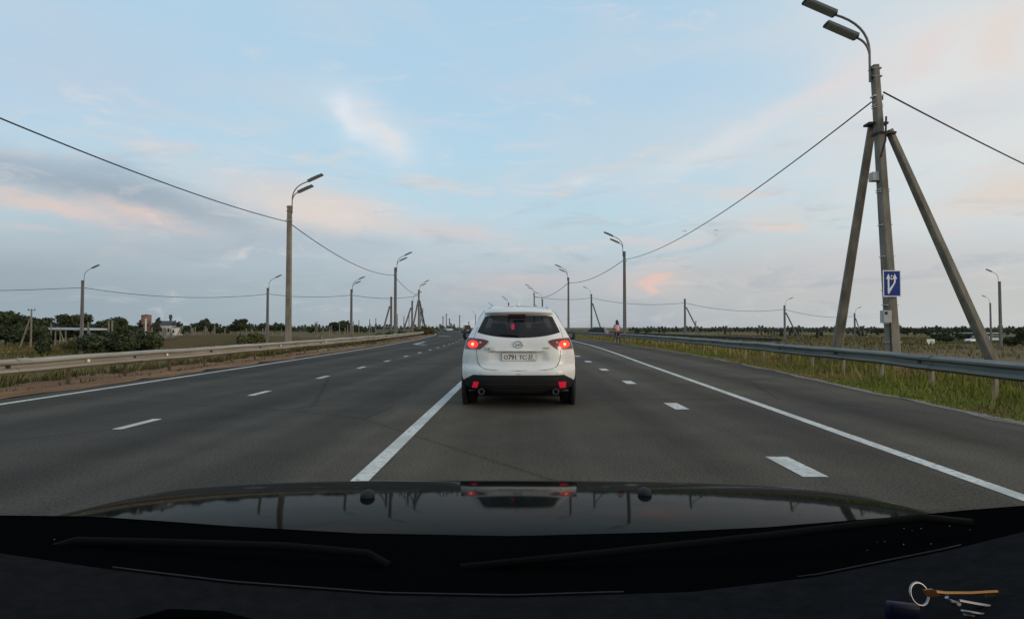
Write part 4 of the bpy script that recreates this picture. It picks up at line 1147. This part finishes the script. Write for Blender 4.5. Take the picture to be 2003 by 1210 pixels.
# wiper arms resting on the cowl
m_wip = mat('wiper_rubber', (.0028, .0032, .0034), .85, spec=.1)
for pts in ([(80, 1078), (150, 1057), (300, 1060), (560, 1068), (720, 1082), (760, 1105)], [(900, 1110), (1150, 1085), (1500, 1048), (1800, 1012), (1900, 1022)]):
    MB().tube([P(x, y, .655) for x, y in pts], .0045, 8).build('wiper', m_wip, own, smooth=True)
# dark ledge at the bottom of the dashboard
MB().tube([P(x, y, .47) for x, y in ((260, 1215), (330, 1203), (430, 1207), (520, 1222))], [.002, .005, .005, .002], 8).build('vent_edge', m_cowl, da, smooth=True)
# cabin: doors, pillars, roof, rear
MB().box((HX, -.62, 1.62), (1.2, 1.5, .05)).build('roof', m_int, own)
MB().box((HX, -1.45, .95), (1.5, .05, 1.35)).build('rear_panel', m_int, own)
for sg in (-1, 1):
    MB().box((HX + sg * .82, -.4, .68), (.05, 2.0, .72)).build('door', m_hood, own)
    MB().tube([(HX + sg * .92, .82, 1.02), (HX + sg * .66, .12, 1.60)], .035, 8).build('roof_pillar', m_int, own)
    MB().tube([(HX + sg * .80, -.95, 1.02), (HX + sg * .6, -1.0, 1.62)], .05, 8).build('roof_pillar', m_int, own)
    wheel(own, HX + sg * .78, -1.2, .34, .21, sg)
MB().box((HX, -.3, .30), (1.6, 2.4, .06)).build('floor_pan', m_int, own)
# dust specks on the black cowl
b = MB()
for i in range(30):
    px = random.uniform(100, 1900); t = random.uniform(.15, .95); y = tabx(B1, px) + 8 + (tabx(B2, px) - 20 - tabx(B1, px)) * t
    b.ell(P(px, y, .735 - .125 * t - .004), [random.uniform(.0003, .0006)] * 3, 5, 4)
b.build('dust', m_box, own)['kind'] = 'stuff'
# keys lying on the dashboard
m_brass = mat('brass_key', (.30, .16, .06), .38, metal=.9)
m_steel = mat('steel_key', (.30, .30, .30), .35, metal=.95)
m_fob = mat('blue_fob_plastic', (.002, .004, .022), .5, spec=.2)
KY = .455
k0 = P(1800, 1170, KY)
keys = thing('key_ring', 'bunch of brass and steel keys with a blue fob on the dashboard', 'keys', k0)
def kp(px, py, dY=0): return P(px, py, KY + dY) - k0
u = KY / 1200
MB().torus(kp(1798, 1161), 20 * u, 2.3 * u, axis=(.25, -1, .35), n=28, m=8).build('ring', m_steel, keys, smooth=True)
b = MB()
bow = [kp(1803, 1152), kp(1822, 1150), kp(1834, 1156), kp(1838, 1163), kp(1815, 1166), kp(1806, 1160)]
b.poly(bow, 3 * u, (0, -1, 0)); b.tube([kp(1830, 1157), kp(1850, 1159), kp(1900, 1159), kp(1951, 1156)], [4 * u, 3.4 * u, 3.2 * u, 3.0 * u], 8)
for x in (1928, 1936, 1944): b.box(kp(x, 1161), (4 * u, 3 * u, 9 * u))
b.build('brass_key', m_brass, keys, auto=40, smooth=True)
b = MB(); b.tube([kp(1852, 1167), kp(1858, 1176), kp(1876, 1180, -.01)], [4 * u, 5 * u, 4 * u], 8); b.tube([kp(1876, 1174, -.01), kp(1930, 1184, -.01), kp(1988, 1195, -.01)], [3 * u, 3.2 * u, 3 * u], 8)
for x, y in ((1950, 1194), (1965, 1197), (1980, 1199)): b.box(kp(x, y, -.01), (6 * u, 3 * u, 8 * u))
b.build('steel_key', m_steel, keys, auto=40, smooth=True)
b = MB(); b.tube([kp(1880, 1194, -.02), kp(1935, 1203, -.02)], 3 * u, 8); b.tube([kp(1885, 1201, -.02), kp(1930, 1209, -.02)], 2.4 * u, 8)
b.build('steel_key', m_steel, keys, smooth=True)
MB().bev(kp(1765, 1196, -.015), (58 * u, 20 * u, 34 * u), 6 * u, (0, R(6), 0)).build('fob', m_fob, keys, smooth=True)

# ------------------------------------------------------------------ vegetation
def leaf_cloud(n, blobs, sz, flat=.9):
    """many small leaf quads spread through lumpy blobs [(cx,cy,cz,rx,ry,rz)]"""
    vs = np.zeros((n * 4, 3), np.float32)
    wts = np.array([b[3] * b[4] * b[5] for b in blobs]) ** .8; wts /= wts.sum()
    idx = rng.choice(len(blobs), n, p=wts); B = np.array(blobs, np.float32)[idx]
    d = rng.normal(size=(n, 3)); d /= np.linalg.norm(d, axis=1)[:, None]
    r = rng.uniform(.35, 1.05, (n, 1)) ** .6
    c = B[:, :3] + d * r * B[:, 3:]
    nrm = d + rng.normal(scale=.7, size=(n, 3)); nrm /= np.linalg.norm(nrm, axis=1)[:, None]
    t = np.cross(nrm, rng.normal(size=(n, 3))); t /= np.linalg.norm(t, axis=1)[:, None]; bt = np.cross(nrm, t)
    s = sz * rng.uniform(.6, 1.4, (n, 1))
    for k, (a, b_) in enumerate(((-1, -.6), (1, -.6), (1, .6), (-1, .6))): vs[k::4] = c + t * s * a + bt * s * b_
    return vs
def quads_obj(name, vs, m, parent=None, k=4):
    n = len(vs) // k
    me = bpy.data.meshes.new(name); me.vertices.add(len(vs)); me.vertices.foreach_set('co', vs.astype(np.float32).ravel())
    me.loops.add(n * k); me.loops.foreach_set('vertex_index', np.arange(n * k, dtype=np.int32))
    me.polygons.add(n); me.polygons.foreach_set('loop_start', np.arange(0, n * k, k, dtype=np.int32))
    me.update(calc_edges=True); me.validate()
    o = bpy.data.objects.new(name, me); col.objects.link(o); me.materials.append(m)
    if parent is not None: o.parent = parent
    return o
def tree_proto(kind, h, n, sz, m, label, cat='tree', name='tree'):
    root = thing(name, label, cat)
    bl = []
    if kind == 'round':
        for i in range(9):
            a = random.uniform(0, 6.28); rr = random.uniform(.05, .30) * h; z = random.uniform(.32, .82) * h
            s = random.uniform(.13, .24) * h; bl.append((rr * math.cos(a), rr * math.sin(a), z, s, s, s * .8))
        bl.append((0, 0, .62 * h, .25 * h, .25 * h, .3 * h))
    elif kind == 'pine':
        for i in range(8):
            a = random.uniform(0, 6.28); z = (.48 + .5 * i / 8) * h; rr = .10 * h * (1 - i / 10)
            s = h * (.14 - .011 * i); bl.append((rr * math.cos(a), rr * math.sin(a), z, s, s, s * .7))
    elif kind == 'spire':
        for i in range(8):
            z = (.15 + .8 * i / 8) * h; s = h * (.17 - .017 * i); bl.append((random.uniform(-.03, .03) * h, random.uniform(-.03, .03) * h, z, s, s, h * .1))
    elif kind == 'bush':
        for i in range(11):
            a = random.uniform(0, 6.28); rr = random.uniform(.1, .62) * h; z = random.uniform(.12, .72) * h * (1 - rr / h * .5)
            s = random.uniform(.18, .34) * h; bl.append((rr * math.cos(a) * 1.2, rr * math.sin(a), z, s, s, s * .9))
    elif kind == 'column':
        for i in range(9):
            z = (.08 + .86 * i / 9) * h; s = h * random.uniform(.16, .24) * (1.1 - .5 * i / 9); bl.append((random.uniform(-.08, .08) * h, random.uniform(-.08, .08) * h, z, s, s, h * .12))
    quads_obj('crown' if kind not in ('bush',) else 'foliage', leaf_cloud(n, bl, sz), m, root)
    b = MB(); b.tube([(0, 0, -.3), (.02 * h, 0, .3 * h), (0, .02 * h, .6 * h), (0, 0, .85 * h)] if kind != 'bush' else [(0, 0, -.2), (.05 * h, 0, .3 * h), (.1 * h, 0, .55 * h)], [.028 * h, .022 * h, .014 * h, .004 * h] if kind != 'bush' else [.03 * h, .02 * h, .01 * h], 7)
    for i in range(5):
        a = random.uniform(0, 6.28); z = random.uniform(.3, .6) * h
        b.tube([(0, 0, z), (.12 * h * math.cos(a), .12 * h * math.sin(a), z + .1 * h), (.2 * h * math.cos(a), .2 * h * math.sin(a), z + .16 * h)], [.01 * h, .007 * h, .003 * h], 5)
    b.build('trunk' if kind != 'bush' else 'stem', m_bark, root)
    return root
protos = {}
def proto(key, *a, **k):
    if key not in protos: protos[key] = [tree_proto(*a, **k), False]
    return protos[key]
def plant(pr, X, Y, s, label, group=None, rz=None, sx=1.0, dz=0):
    o = pr[0] if not pr[1] else copy_tree(pr[0]); pr[1] = True
    o.location = (X, Y, terr(X, Y) + dz); o.scale = (s * sx, s * sx, s); o.rotation_euler = (0, 0, random.uniform(0, 6.28) if rz is None else rz)
    o['label'] = label
    if group: o['group'] = group
    elif 'group' in o: del o['group']
    return o
def by_px(pr, px, ytop, Y, h, label, group=None, sx=1.0):
    X = GX(px, Y); zt = P(px, ytop, Y).z; z0 = terr(X, Y)
    return plant(pr, X, Y, max(.2, (zt - z0) / h), label, group, sx=sx)
# bushes near the left guardrail
A = proto('bushA', 'bush', 3, 5200, .11, m_leaf, '', 'bush', 'bush')
Bp = proto('bushB', 'column', 3, 3600, .10, m_leaf, '', 'bush', 'bush')
Cc = proto('bushC', 'bush', 2, 2200, .09, m_leaf2, '', 'bush', 'bush')
by_px(A, 242, 640, 74, 2.75, 'largest dark green bush behind the left guardrail', sx=1.25)
by_px(A, 212, 655, 76, 2.75, 'dark bush joined to the left of the largest one')
by_px(Bp, 88, 638, 70, 2.95, 'tall narrow dark bush left of the far left lamp post')
by_px(A, 172, 660, 80, 2.75, 'low dark bush at the foot of the far left lamp post', sx=.8)
by_px(Cc, 280, 660, 78, 1.6, 'yellow green bush right of the largest dark one')
by_px(Cc, 142, 665, 82, 1.6, 'low yellow green bush under the pale canopy')
by_px(Cc, 497, 652, 92, 1.6, 'small olive bush left of the side-road lamp post')
by_px(A, 488, 648, 96, 2.75, 'dark bush at the end of the brown bank', sx=.7)
for px, yt, Y, lb in ((820, 642, 100, 'yellow bush at the foot of the third left lamp post'), (790, 646, 92, 'low olive bush left of the yellow bush by the rail'), (835, 638, 116, 'upright olive bush right of the third left lamp post'), (848, 646, 128, 'small dark bush where the left rail ends'), (762, 648, 88, 'low weed clump by the second tall left lamp post')):
    by_px(Cc, px, yt, Y, 1.6, lb, sx=1.3)
# the wood at the left
T = [proto('round%d' % i, 'round', 8, 1500, .26, m_leaf, '') for i in range(4)]
PN = [proto('pine%d' % i, 'pine', 9, 900, .24, m_leaf3, '') for i in range(3)]
SP = [proto('spire%d' % i, 'spire', 7, 700, .22, m_leaf3, '') for i in range(2)]
g1 = 'broad trees in the wood at the left'
lt = [(-30, 612), (-8, 607), (12, 604), (28, 618), (40, 628), (52, 614), (66, 622), (82, 618), (95, 622), (118, 632), (132, 624), (147, 612), (153, 610), (176, 630), (192, 634), (208, 624), (220, 617), (236, 618), (250, 632), (262, 634)]
for i, (px, yt) in enumerate(lt):
    by_px(T[i % 4], px, yt + 2, random.uniform(118, 165), 7.6, 'broad dark tree in the wood behind the far left lamp post', g1, sx=random.uniform(1.0, 1.4))
for i in range(26):
    by_px(T[(i * 3) % 4], random.uniform(-20, 275), random.uniform(632, 650), random.uniform(105, 150), 7.6, 'broad dark tree in the wood behind the far left lamp post', g1, sx=1.5)
g2 = 'distant trees along the left horizon'
for i in range(44):
    px = random.uniform(270, 475)
    yt = 634 + 6 * math.sin(px * .09) + random.uniform(-6, 6)
    if 296 < px < 345: yt = random.uniform(622, 640)
    by_px((T + SP + PN)[i % 9], px, yt, random.uniform(230, 310), 7.8, 'far dark tree in the row along the left horizon', g2, sx=random.uniform(.9, 1.5))
for i in range(56):
    px = random.uniform(455, 770)
    yt = lerp([(455, 640), (475, 630), (510, 632), (540, 632), (570, 638), (620, 640), (640, 634), (655, 627), (665, 626), (690, 634), (712, 641), (725, 640), (770, 646)], px) + random.uniform(-2, 4)
    by_px((T + PN)[i % 7], px, yt, random.uniform(280, 380), 7.8, 'far dark tree in the row along the left horizon', g2, sx=random.uniform(.9, 1.5))
g3 = 'distant trees along the right horizon'
for i in range(17):
    by_px((T + PN + SP)[i % 9], 1240 + i * 1.0 + random.uniform(0, 60), 641 + abs(i - 8) * .5, 260 + random.uniform(0, 40), 7.8, 'tree of the small dark clump right of the cyclist', 'small clump right of the cyclist', sx=.9) if i < 8 else None
for px, yt, Y in [(1405, 649, 300), (1418, 642, 300), (1428, 646, 300)]: by_px(SP[0], px, yt, Y, 6.6, 'one of three lone trees on the right horizon', 'three lone trees on the right horizon', sx=1.1)
for px in (1482, 1489, 1497, 1503, 1508, 1514, 1520, 1526, 1530, 1545, 1549, 1556, 1561, 1566): by_px((SP + PN)[px % 5], px, random.uniform(640, 650), 220 + random.uniform(0, 30), 7.2, 'small tree of the grove by the braced lamp post on the right', 'grove by the braced lamp post', sx=.9)
by_px(SP[1], 1598, 642, 200, 6.6, 'lone spiky tree left of the near left brace'); by_px(T[1], 1606, 648, 205, 7.6, 'low round tree left of the near left brace', sx=.9)
for i in range(100):
    px = 1655 + 350 * i / 99 + random.uniform(-4, 4)
    yt = lerp([(1655, 652), (1680, 646), (1718, 642), (1740, 650), (1760, 642), (1800, 644), (1830, 640), (1850, 646), (1875, 640), (1900, 642), (1915, 650), (1960, 652), (2003, 650)], px) + random.uniform(-2.5, 5)
    by_px((PN + PN + T + SP)[i % 12], px, yt, random.uniform(215, 300), 7.8, 'dark tree of the long row along the right horizon', g3, sx=random.uniform(.9, 1.4))
for i in range(16):
    by_px(T[i % 4], random.uniform(1822, 1905), random.uniform(650, 658), random.uniform(160, 200), 7.6, 'dark tree of the long row along the right horizon', g3, sx=1.5)
by_px(T[2], 1999, 637, 105, 7.6, 'big dark tree cut by the right frame edge', sx=.9); by_px(A, 1985, 655, 110, 2.75, 'dark bush under the big tree at the right frame edge', sx=1.2)
by_px(A, 1850, 655, 150, 2.75, 'broad dark bush behind the white signboard', sx=1.6)

# far woods that read as one mass
def mass(name, x0, x1, Y, dY, ht, n, sz):
    vs = []
    px = rng.uniform(x0, x1, n); YY = rng.uniform(Y, Y + dY, n); X = (px - 1018) / 1200 * YY
    hh = ht * (.55 + .45 * np.abs(np.sin(px * .13) * np.sin(px * .047 + 1)) + .2 * np.sin(px * .9)) * rng.uniform(0, 1, n) ** .7
    c = np.stack([X, YY, -2.2 + hh], 1)
    nrm = rng.normal(size=(n, 3)); nrm /= np.linalg.norm(nrm, axis=1)[:, None]
    t = np.cross(nrm, rng.normal(size=(n, 3))); t /= np.linalg.norm(t, axis=1)[:, None]; bt = np.cross(nrm, t)
    out_ = np.zeros((n * 4, 3)); s = sz * rng.uniform(.6, 1.4, (n, 1))
    for k, (a, b_) in enumerate(((-1, -.6), (1, -.6), (1, .6), (-1, .6))): out_[k::4] = c + t * s * a + bt * s * b_
    return tag(quads_obj(name, out_, m_leaf3), 'continuous dark far wood along the %s horizon' % ('left' if x0 < 900 else 'right'), 'wood', kind='stuff')
mass('far_wood', -250, 900, 420, 120, 5.5, 9000, .7)
mass('far_wood', 1230, 2250, 420, 120, 4.0, 8000, .7)

# grass of the verges
def grass(name, label, n, fx, y0, y1, h0, h1, m, base=-.03, pw=1.6, lean=.35):
    Y = y0 + (y1 - y0) * rng.uniform(0, 1, n) ** pw
    X = np.zeros(n); H = np.zeros(n)
    u_ = rng.uniform(0, 1, n)
    for i in range(n):
        a, b_ = fx(Y[i]); X[i] = a + (b_ - a) * u_[i]
    cl = .5 + .5 * np.sin(X * 2.3 + np.sin(Y * .9) * 2) * np.sin(Y * 1.7 + X)
    H = (h0 + (h1 - h0) * u_) * rng.uniform(.45, 1.25, n) * (.55 + .75 * cl)
    Z = np.array([terr(x, y) for x, y in zip(X, Y)]) if base is None else np.full(n, base)
    ang = rng.uniform(0, 2 * np.pi, n); wd = .008 + .0011 * Y
    dx, dy = np.cos(ang) * wd, np.sin(ang) * wd
    lx, ly = rng.normal(scale=lean, size=n) * H, rng.normal(scale=lean, size=n) * H
    vs = np.zeros((n * 3, 3))
    vs[0::3] = np.stack([X - dx, Y - dy, Z], 1); vs[1::3] = np.stack([X + dx, Y + dy, Z], 1); vs[2::3] = np.stack([X + lx, Y + ly, Z + H], 1)
    return tag(quads_obj(name, vs, m, k=3), label, 'grass', kind='stuff')
m_gr = mat('dry_verge_grass', (.24, .225, .045), .85, c2=(.17, .19, .035), nscale=.55, c3=(.28, .19, .085), n3=.3, isl=.4, spec=.15)
m_gr2 = mat('field_grass', (.135, .115, .045), .9, c2=(.09, .092, .03), nscale=.12, c3=(.17, .115, .06), n3=.06, isl=.35, spec=.1)
m_weed = mat('dark_weeds', (.055, .062, .022), .9, c2=(.085, .075, .03), nscale=.7, isl=.4, spec=.1)
grass('verge_grass', 'olive and straw grass on the verge under the right guardrail', 60000, lambda Y: (off(PAVE, Y) + .28, off(RAIL_R, Y) + 1.5), 4, 95, .05, .27, m_gr)
grass('verge_grass', 'short dry grass at the asphalt edge of the right verge', 16000, lambda Y: (off(PAVE, Y) + .12, off(PAVE, Y) + .8), 4, 60, .05, .08, m_gr)
grass('verge_stalks', 'thin straw coloured stalks standing among the verge grass', 1500, lambda Y: (off(PAVE, Y) + .5, off(RAIL_R, Y) + 1.5), 5, 60, .35, .65, m_gr, pw=1.3, lean=.15)
grass('field_grass', 'tall brown green grass on the slope beyond the right guardrail', 30000, lambda Y: (off(RAIL_R, Y) + 1.2, off(RAIL_R, Y) + 16), 6, 120, .5, .45, m_gr2, None)
grass('field_grass', 'brown grass of the field beyond the right embankment', 22000, lambda Y: (off(RAIL_R, Y) + 16, off(RAIL_R, Y) + 150), 60, 260, .5, .5, m_gr2, None, 1.0)
grass('roadside_weeds', 'dark weeds below the left guardrail', 6000, lambda Y: (off(RAIL_L, Y) - .75, off(RAIL_L, Y) - 1.4), 4, 110, .16, .30, m_weed, -.10)
grass('roadside_weeds', 'tufts of dry grass on the red soil', 1500, lambda Y: (off(RAIL_L, Y) + .75, off(RAIL_L, Y) + .05), 4, 70, .03, .12, m_weed, -.04)
grass('field_grass', 'olive grass and weeds on the low ground beyond the left guardrail', 40000, lambda Y: (off(RAIL_L, Y) - .8, off(RAIL_L, Y) - 75), 8, 125, .40, .55, m_gr2, None, .8)

# ------------------------------------------------------------------ concrete stubs standing in the field at the left
def stub(braced=None):
    r_ = thing('concrete_post', '', 'post')
    shaft(MB(), (0, 0, -.3), (0, 0, 3), .24, .19).build('shaft', m_conc, r_)
    if braced: shaft(MB(), (braced * 1.15, 0, -.3), (braced * .12, 0, 2.35), .20, .18).build('brace', m_conc, r_)
    return r_
S0, S1, S2 = [stub(None), False], [stub(1.0), False], [stub(-1.0), False]
for i, (px, yt, yb, kd) in enumerate(((297, 640, 684, 1), (318, 642, 673, 0), (321.5, 640, 670, 0), (325, 643, 657, 0), (334, 643, 670, 1), (353, 638, 659, 2), (374.5, 640, 670, 1), (377.5, 641, 658, 0), (382, 638, 657, 0), (402, 638, 672, 2), (405, 642, 660, 1),
                                      (420, 635, 656, 2), (440, 642, 656, 0), (482, 642, 670, 0), (493, 643, 670, 1), (510, 650, 668, 0), (514, 642, 668, 2), (519.5, 640, 656, 0), (532, 646, 658, 0), (551, 643, 655, 0), (620, 628, 652, 2), (632, 640, 652, 0), (645, 638, 656, 0), (648.5, 636, 658, 0),
                                      (664, 630, 652, 0), (675, 640, 650, 0), (680, 634, 652, 0), (691, 628, 652, 0), (702, 626, 654, 0), (735, 622, 652, 0), (723, 624, 652, 1), (800, 612, 648, 0), (790, 618, 648, 0), (777, 614, 650, 0), (822, 598, 650, 1), (827, 602, 650, 2))):
    pr = (S0, S1, S2)[kd]
    o = pr[0] if not pr[1] else copy_tree(pr[0]); pr[1] = True
    Y = lerp([(280, 92), (460, 110), (700, 160), (830, 150)], px) + (14 if yb < 660 else 0)
    X = GX(px, Y); z0 = terr(X, Y); zt = P(px, yt, Y).z
    if 283 < px < 700: z0 += .6
    o.location = (X, Y, z0); k = max(.3, (zt - z0) / 3); o.scale = (1.0, 1.0, k); o.rotation_euler = (0, 0, random.uniform(-.2, .2))
    o['label'] = ('plain bare concrete post standing in the field behind the left guardrail', 'bare concrete post in the left field with a brace leaning from its right', 'bare concrete post in the left field with a brace leaning from its left')[kd]
    o['group'] = ('bare concrete posts in the left field', 'concrete posts braced on the right', 'concrete posts braced on the left')[kd]
for pr in (S0, S1, S2):
    if not pr[1]: col.objects.unlink(pr[0])
for i, (px, yt, lb) in enumerate(((866.5, 618, 'thin far pole just left of the oncoming cars'), (873, 613, 'tallest thin far pole above the oncoming cars'), (879, 622, 'leaning thin far pole right of the oncoming cars'), (899, 616, 'lone thin far pole between the oncoming cars and the dark car'), (917, 628, 'short thin far pole above the small dark car'))):
    Y = 260; X = GX(px, Y); r_ = thing('utility_pole', lb, 'pole', (X, Y, -1.2)); zt = P(px, yt, Y).z + 1.2
    shaft(MB(), (0, 0, -.2), (0, 0, zt), .42, .32).build('pole', m_cdark, r_)
    MB().box((0, 0, zt - .6), (1.1, .12, .12)).build('crossarm', m_cdark, r_)
    if px in (879,): shaft(MB(), (2.2, 0, -.2), (.1, 0, zt * .8), .36, .3).build('brace', m_cdark, r_)
# leaning slab
X = GX(628, 96); sl = thing('concrete_slab', 'short concrete slab lying tilted behind the left guardrail', 'slab', (X, 96, terr(X, 96) + 1.9))
MB().bev((0, 0, 0), (1.2, .5, .22), .03, (0, R(-38), 0)).build('slab', m_conc, sl)
MB().bev((-.1, .3, -.55), (.35, .35, 1.0), .03).build('stub', m_conc, sl)
# braced pole with crossarm, double post and other poles at the far left
def T_pole(px, yt, yb, Y, lb, brace=None, arm=1.2, dbl=False, m=m_conc, w_=.26):
    X = GX(px, Y); z0 = terr(X, Y); zt = P(px, yt, Y).z - z0
    r_ = thing('utility_pole', lb, 'pole', (X, Y, z0))
    for dx in ((-.28, .28) if dbl else (0,)): shaft(MB(), (dx, 0, -.2), (dx, 0, zt), w_, w_ * .75).build('pole', m, r_)
    if arm:
        MB().box((0, 0, zt - .05), (arm, .1, .1)).build('crossarm', m_cdark, r_)
        for dx in (-.42, 0, .42): MB().lathe((dx * arm, 0, zt + .1), [(.02, -.12), (.06, -.06), (.06, .02), (.03, .1)], axis='Z', n=8).build('insulator', m_black, r_)
    if brace: shaft(MB(), (brace, 0, -.2), (brace * .06, 0, zt * .82), w_, w_ * .8).build('brace', m, r_)
    return r_
T_pole(61, 606, 680, 96, 'pale braced pole with a small crossarm among the far left trees', -1.9)
T_pole(216, 626, 662, 96, 'pair of short posts with a crossarm left of the largest bush', None, 1.0, True)
T_pole(285, 623, 662, 98, 'white post in front of the brick water tower', None, 0, False, m_wall)
T_pole(100, 632, 684, 88, 'thin post standing in front of the pale canopy', None, 0, False, m_conc, .18)
T_pole(118, 643, 676, 92, 'short braced post below the pale canopy', 1.1, 0, False, m_conc, .18)
T_pole(172, 629, 664, 98, 'short braced post at the right end of the pale canopy', 1.0, 0, False, m_conc, .2)
T_pole(1569, 640, 664, 150, 'short post with a black box right of the grove lamp post', None, .9, False, m_cdark, .2)
T_pole(1361, 629, 650, 180, 'short post with a dark top beside the bare braced post', None, .5, False, m_cdark, .3)

# ------------------------------------------------------------------ small buildings far off
def bld(px0, px1, yt, yb, Y, depth, label, cat='building', name='building', roof=None, wallm=None, roofm=None, wins=3):
    x0, x1 = GX(px0, Y), GX(px1, Y); z1 = P(px0, yt, Y).z; z0 = min(P(px0, yb, Y).z, terr((x0 + x1) / 2, Y))
    r_ = thing(name, label, cat, ((x0 + x1) / 2, Y, z0)); w_ = x1 - x0; h = z1 - z0
    wl = MB().box((0, depth / 2, h / 2), (w_, depth, h)).build('wall', wallm or m_wall, r_)
    if roof == 'gable':
        e = w_ / 2 + .3
        MB().sect([[Vector((-e, -.3, h)), Vector((-e, depth + .3, h)), Vector((-e, depth / 2, h + depth * .35))], [Vector((e, -.3, h)), Vector((e, depth + .3, h)), Vector((e, depth / 2, h + depth * .35))]]).build('roof', roofm or m_droof, r_)
    else: MB().box((0, depth / 2, h + .1), (w_ + .4, depth + .4, .2)).build('roof', roofm or m_droof, r_)
    for k in range(wins):
        x = (k + .5) / wins * w_ - w_ / 2
        MB().box((x, -.02, h * .55), (w_ / wins * .45, .06, h * .35)).build('window', m_glass, r_)
    return r_
# brick water tower
def tower(px, yt, Y, wpx, label, m, cap=True):
    X = GX(px, Y); z0 = terr(X, Y); zt = P(px, yt, Y).z - z0; rr = wpx / 2 / 1200 * Y
    r_ = thing('water_tower', label, 'water tower', (X, Y, z0))
    hb = min(rr * 2.2, zt * .5)
    MB().lathe((0, 0, 0), [(rr * .72, 0), (rr * .66, zt - hb)], axis='Z', n=8).build('shaft', m, r_)
    MB().lathe((0, 0, zt - hb), [(rr * .7, 0), (rr, .3), (rr, hb - .15), (rr * .96, hb)], axis='Z', n=16).build('tank', m, r_)
    MB().lathe((0, 0, zt), [(rr * 1.04, 0), (rr * 1.04, .2), (rr * .1, .5)], axis='Z', n=16).build('roof', m_droof, r_)
    return r_
tower(286, 617, 250, 18, 'reddish brick water tower on the left horizon', m_brick)
tower(333.5, 617, 260, 6, 'slim dark water tower right of the brick one', m_droof)
bld(312, 333, 636, 643, 240, 5, 'white house below the slim dark tower', 'house', 'house', 'gable', m_wall, m_droof, 3)
bld(335, 343, 641, 646, 235, 5, 'small white shed right of the white house', 'shed', 'shed', None, m_wall, m_roof, 1)
# pale canopy with a blue back wall
Y = 100; xa, xb = GX(85, Y), GX(176, Y); zc = P(120, 643, Y).z; xm = (xa + xb) / 2; z0 = terr(xm, Y)
cn = thing('roadside_canopy', 'long pale flat canopy on posts with a blue wall, far left', 'canopy', (xm, Y, z0))
MB().box((0, 2, zc - z0), (xb - xa, 4.5, .32), (0, R(.9), 0)).build('roof', m_roof, cn)
MB().box(((GX(145, Y) - xm), 3.4, (zc - z0) * .5), (2.6, .12, (zc - z0) * .95)).build('back_wall', m_bwall, cn)
for px in (88, 108, 128, 158, 174): MB().box((GX(px, Y) - xm, .1, (zc - z0) / 2 - .1), (.16, .16, zc - z0 - .2)).build('post', m_conc, cn)
# kiosk and signboard at the right
bld(1912, 1953, 652, 668, 160, 5, 'dark kiosk with a pale flat roof behind the near right brace', 'kiosk', 'kiosk', None, m_droof, m_wall, 2)
bld(1876, 1896, 660, 664, 175, 5, 'low white shed roof left of the near right brace', 'shed', 'shed', None, m_wood, m_wall, 1)
X = GX(1820, 120); sb = thing('signboard', 'white signboard low behind the right guardrail', 'signboard', (X, 120, terr(X, 120)))
zt = P(1820, 663, 120).z - terr(X, 120)
MB().bev((0, 0, zt - .55), (1.5, .08, 1.1), .02).build('panel', m_swhite, sb)
for dx in (-.5, .5): MB().box((dx, .08, zt / 2 - .3), (.08, .08, zt)).build('leg', m_cdark, sb)
MB().box((.15, -.045, zt - .5), (.7, .01, .35)).build('panel_print', m_box, sb)

# ------------------------------------------------------------------ paragliders
for px, py, lb in ((1338.5, 451, 'left paraglider, close above the cable'), (1400, 450, 'right paraglider in the sky clear of the cable')):
    Y = 900; p = P(px, py, Y)
    r_ = thing('paraglider', lb + ', dark arched wing', 'paraglider', p, R(8 if px < 1390 else -5))
    secs = []
    for k in range(13):
        a = R(-58 + 116 * k / 12); c = 1.3 * (1 - .5 * abs(k / 6 - 1) ** 2)
        x, z = 3.9 * math.sin(a), 3.9 * (math.cos(a) - 1)
        secs.append([Vector((x, -c, z)), Vector((x, -.3 * c, z + .35)), Vector((x, c, z + .1)), Vector((x, 0, z - .12))])
    MB().sect(secs).build('canopy', m_droof, r_, smooth=True)
    MB().ell((0, 0, -7.2), (.42, .5, .75), 10, 8).build('harness', m_droof, r_, smooth=True)
    b = MB()
    for x, z in ((-3, -1.5), (-1.2, -.3), (1.2, -.3), (3, -1.5)): b.tube([(x, 0, z), (0, 0, -6.6)], .012, 4)
    b.build('lines', m_wire, r_)
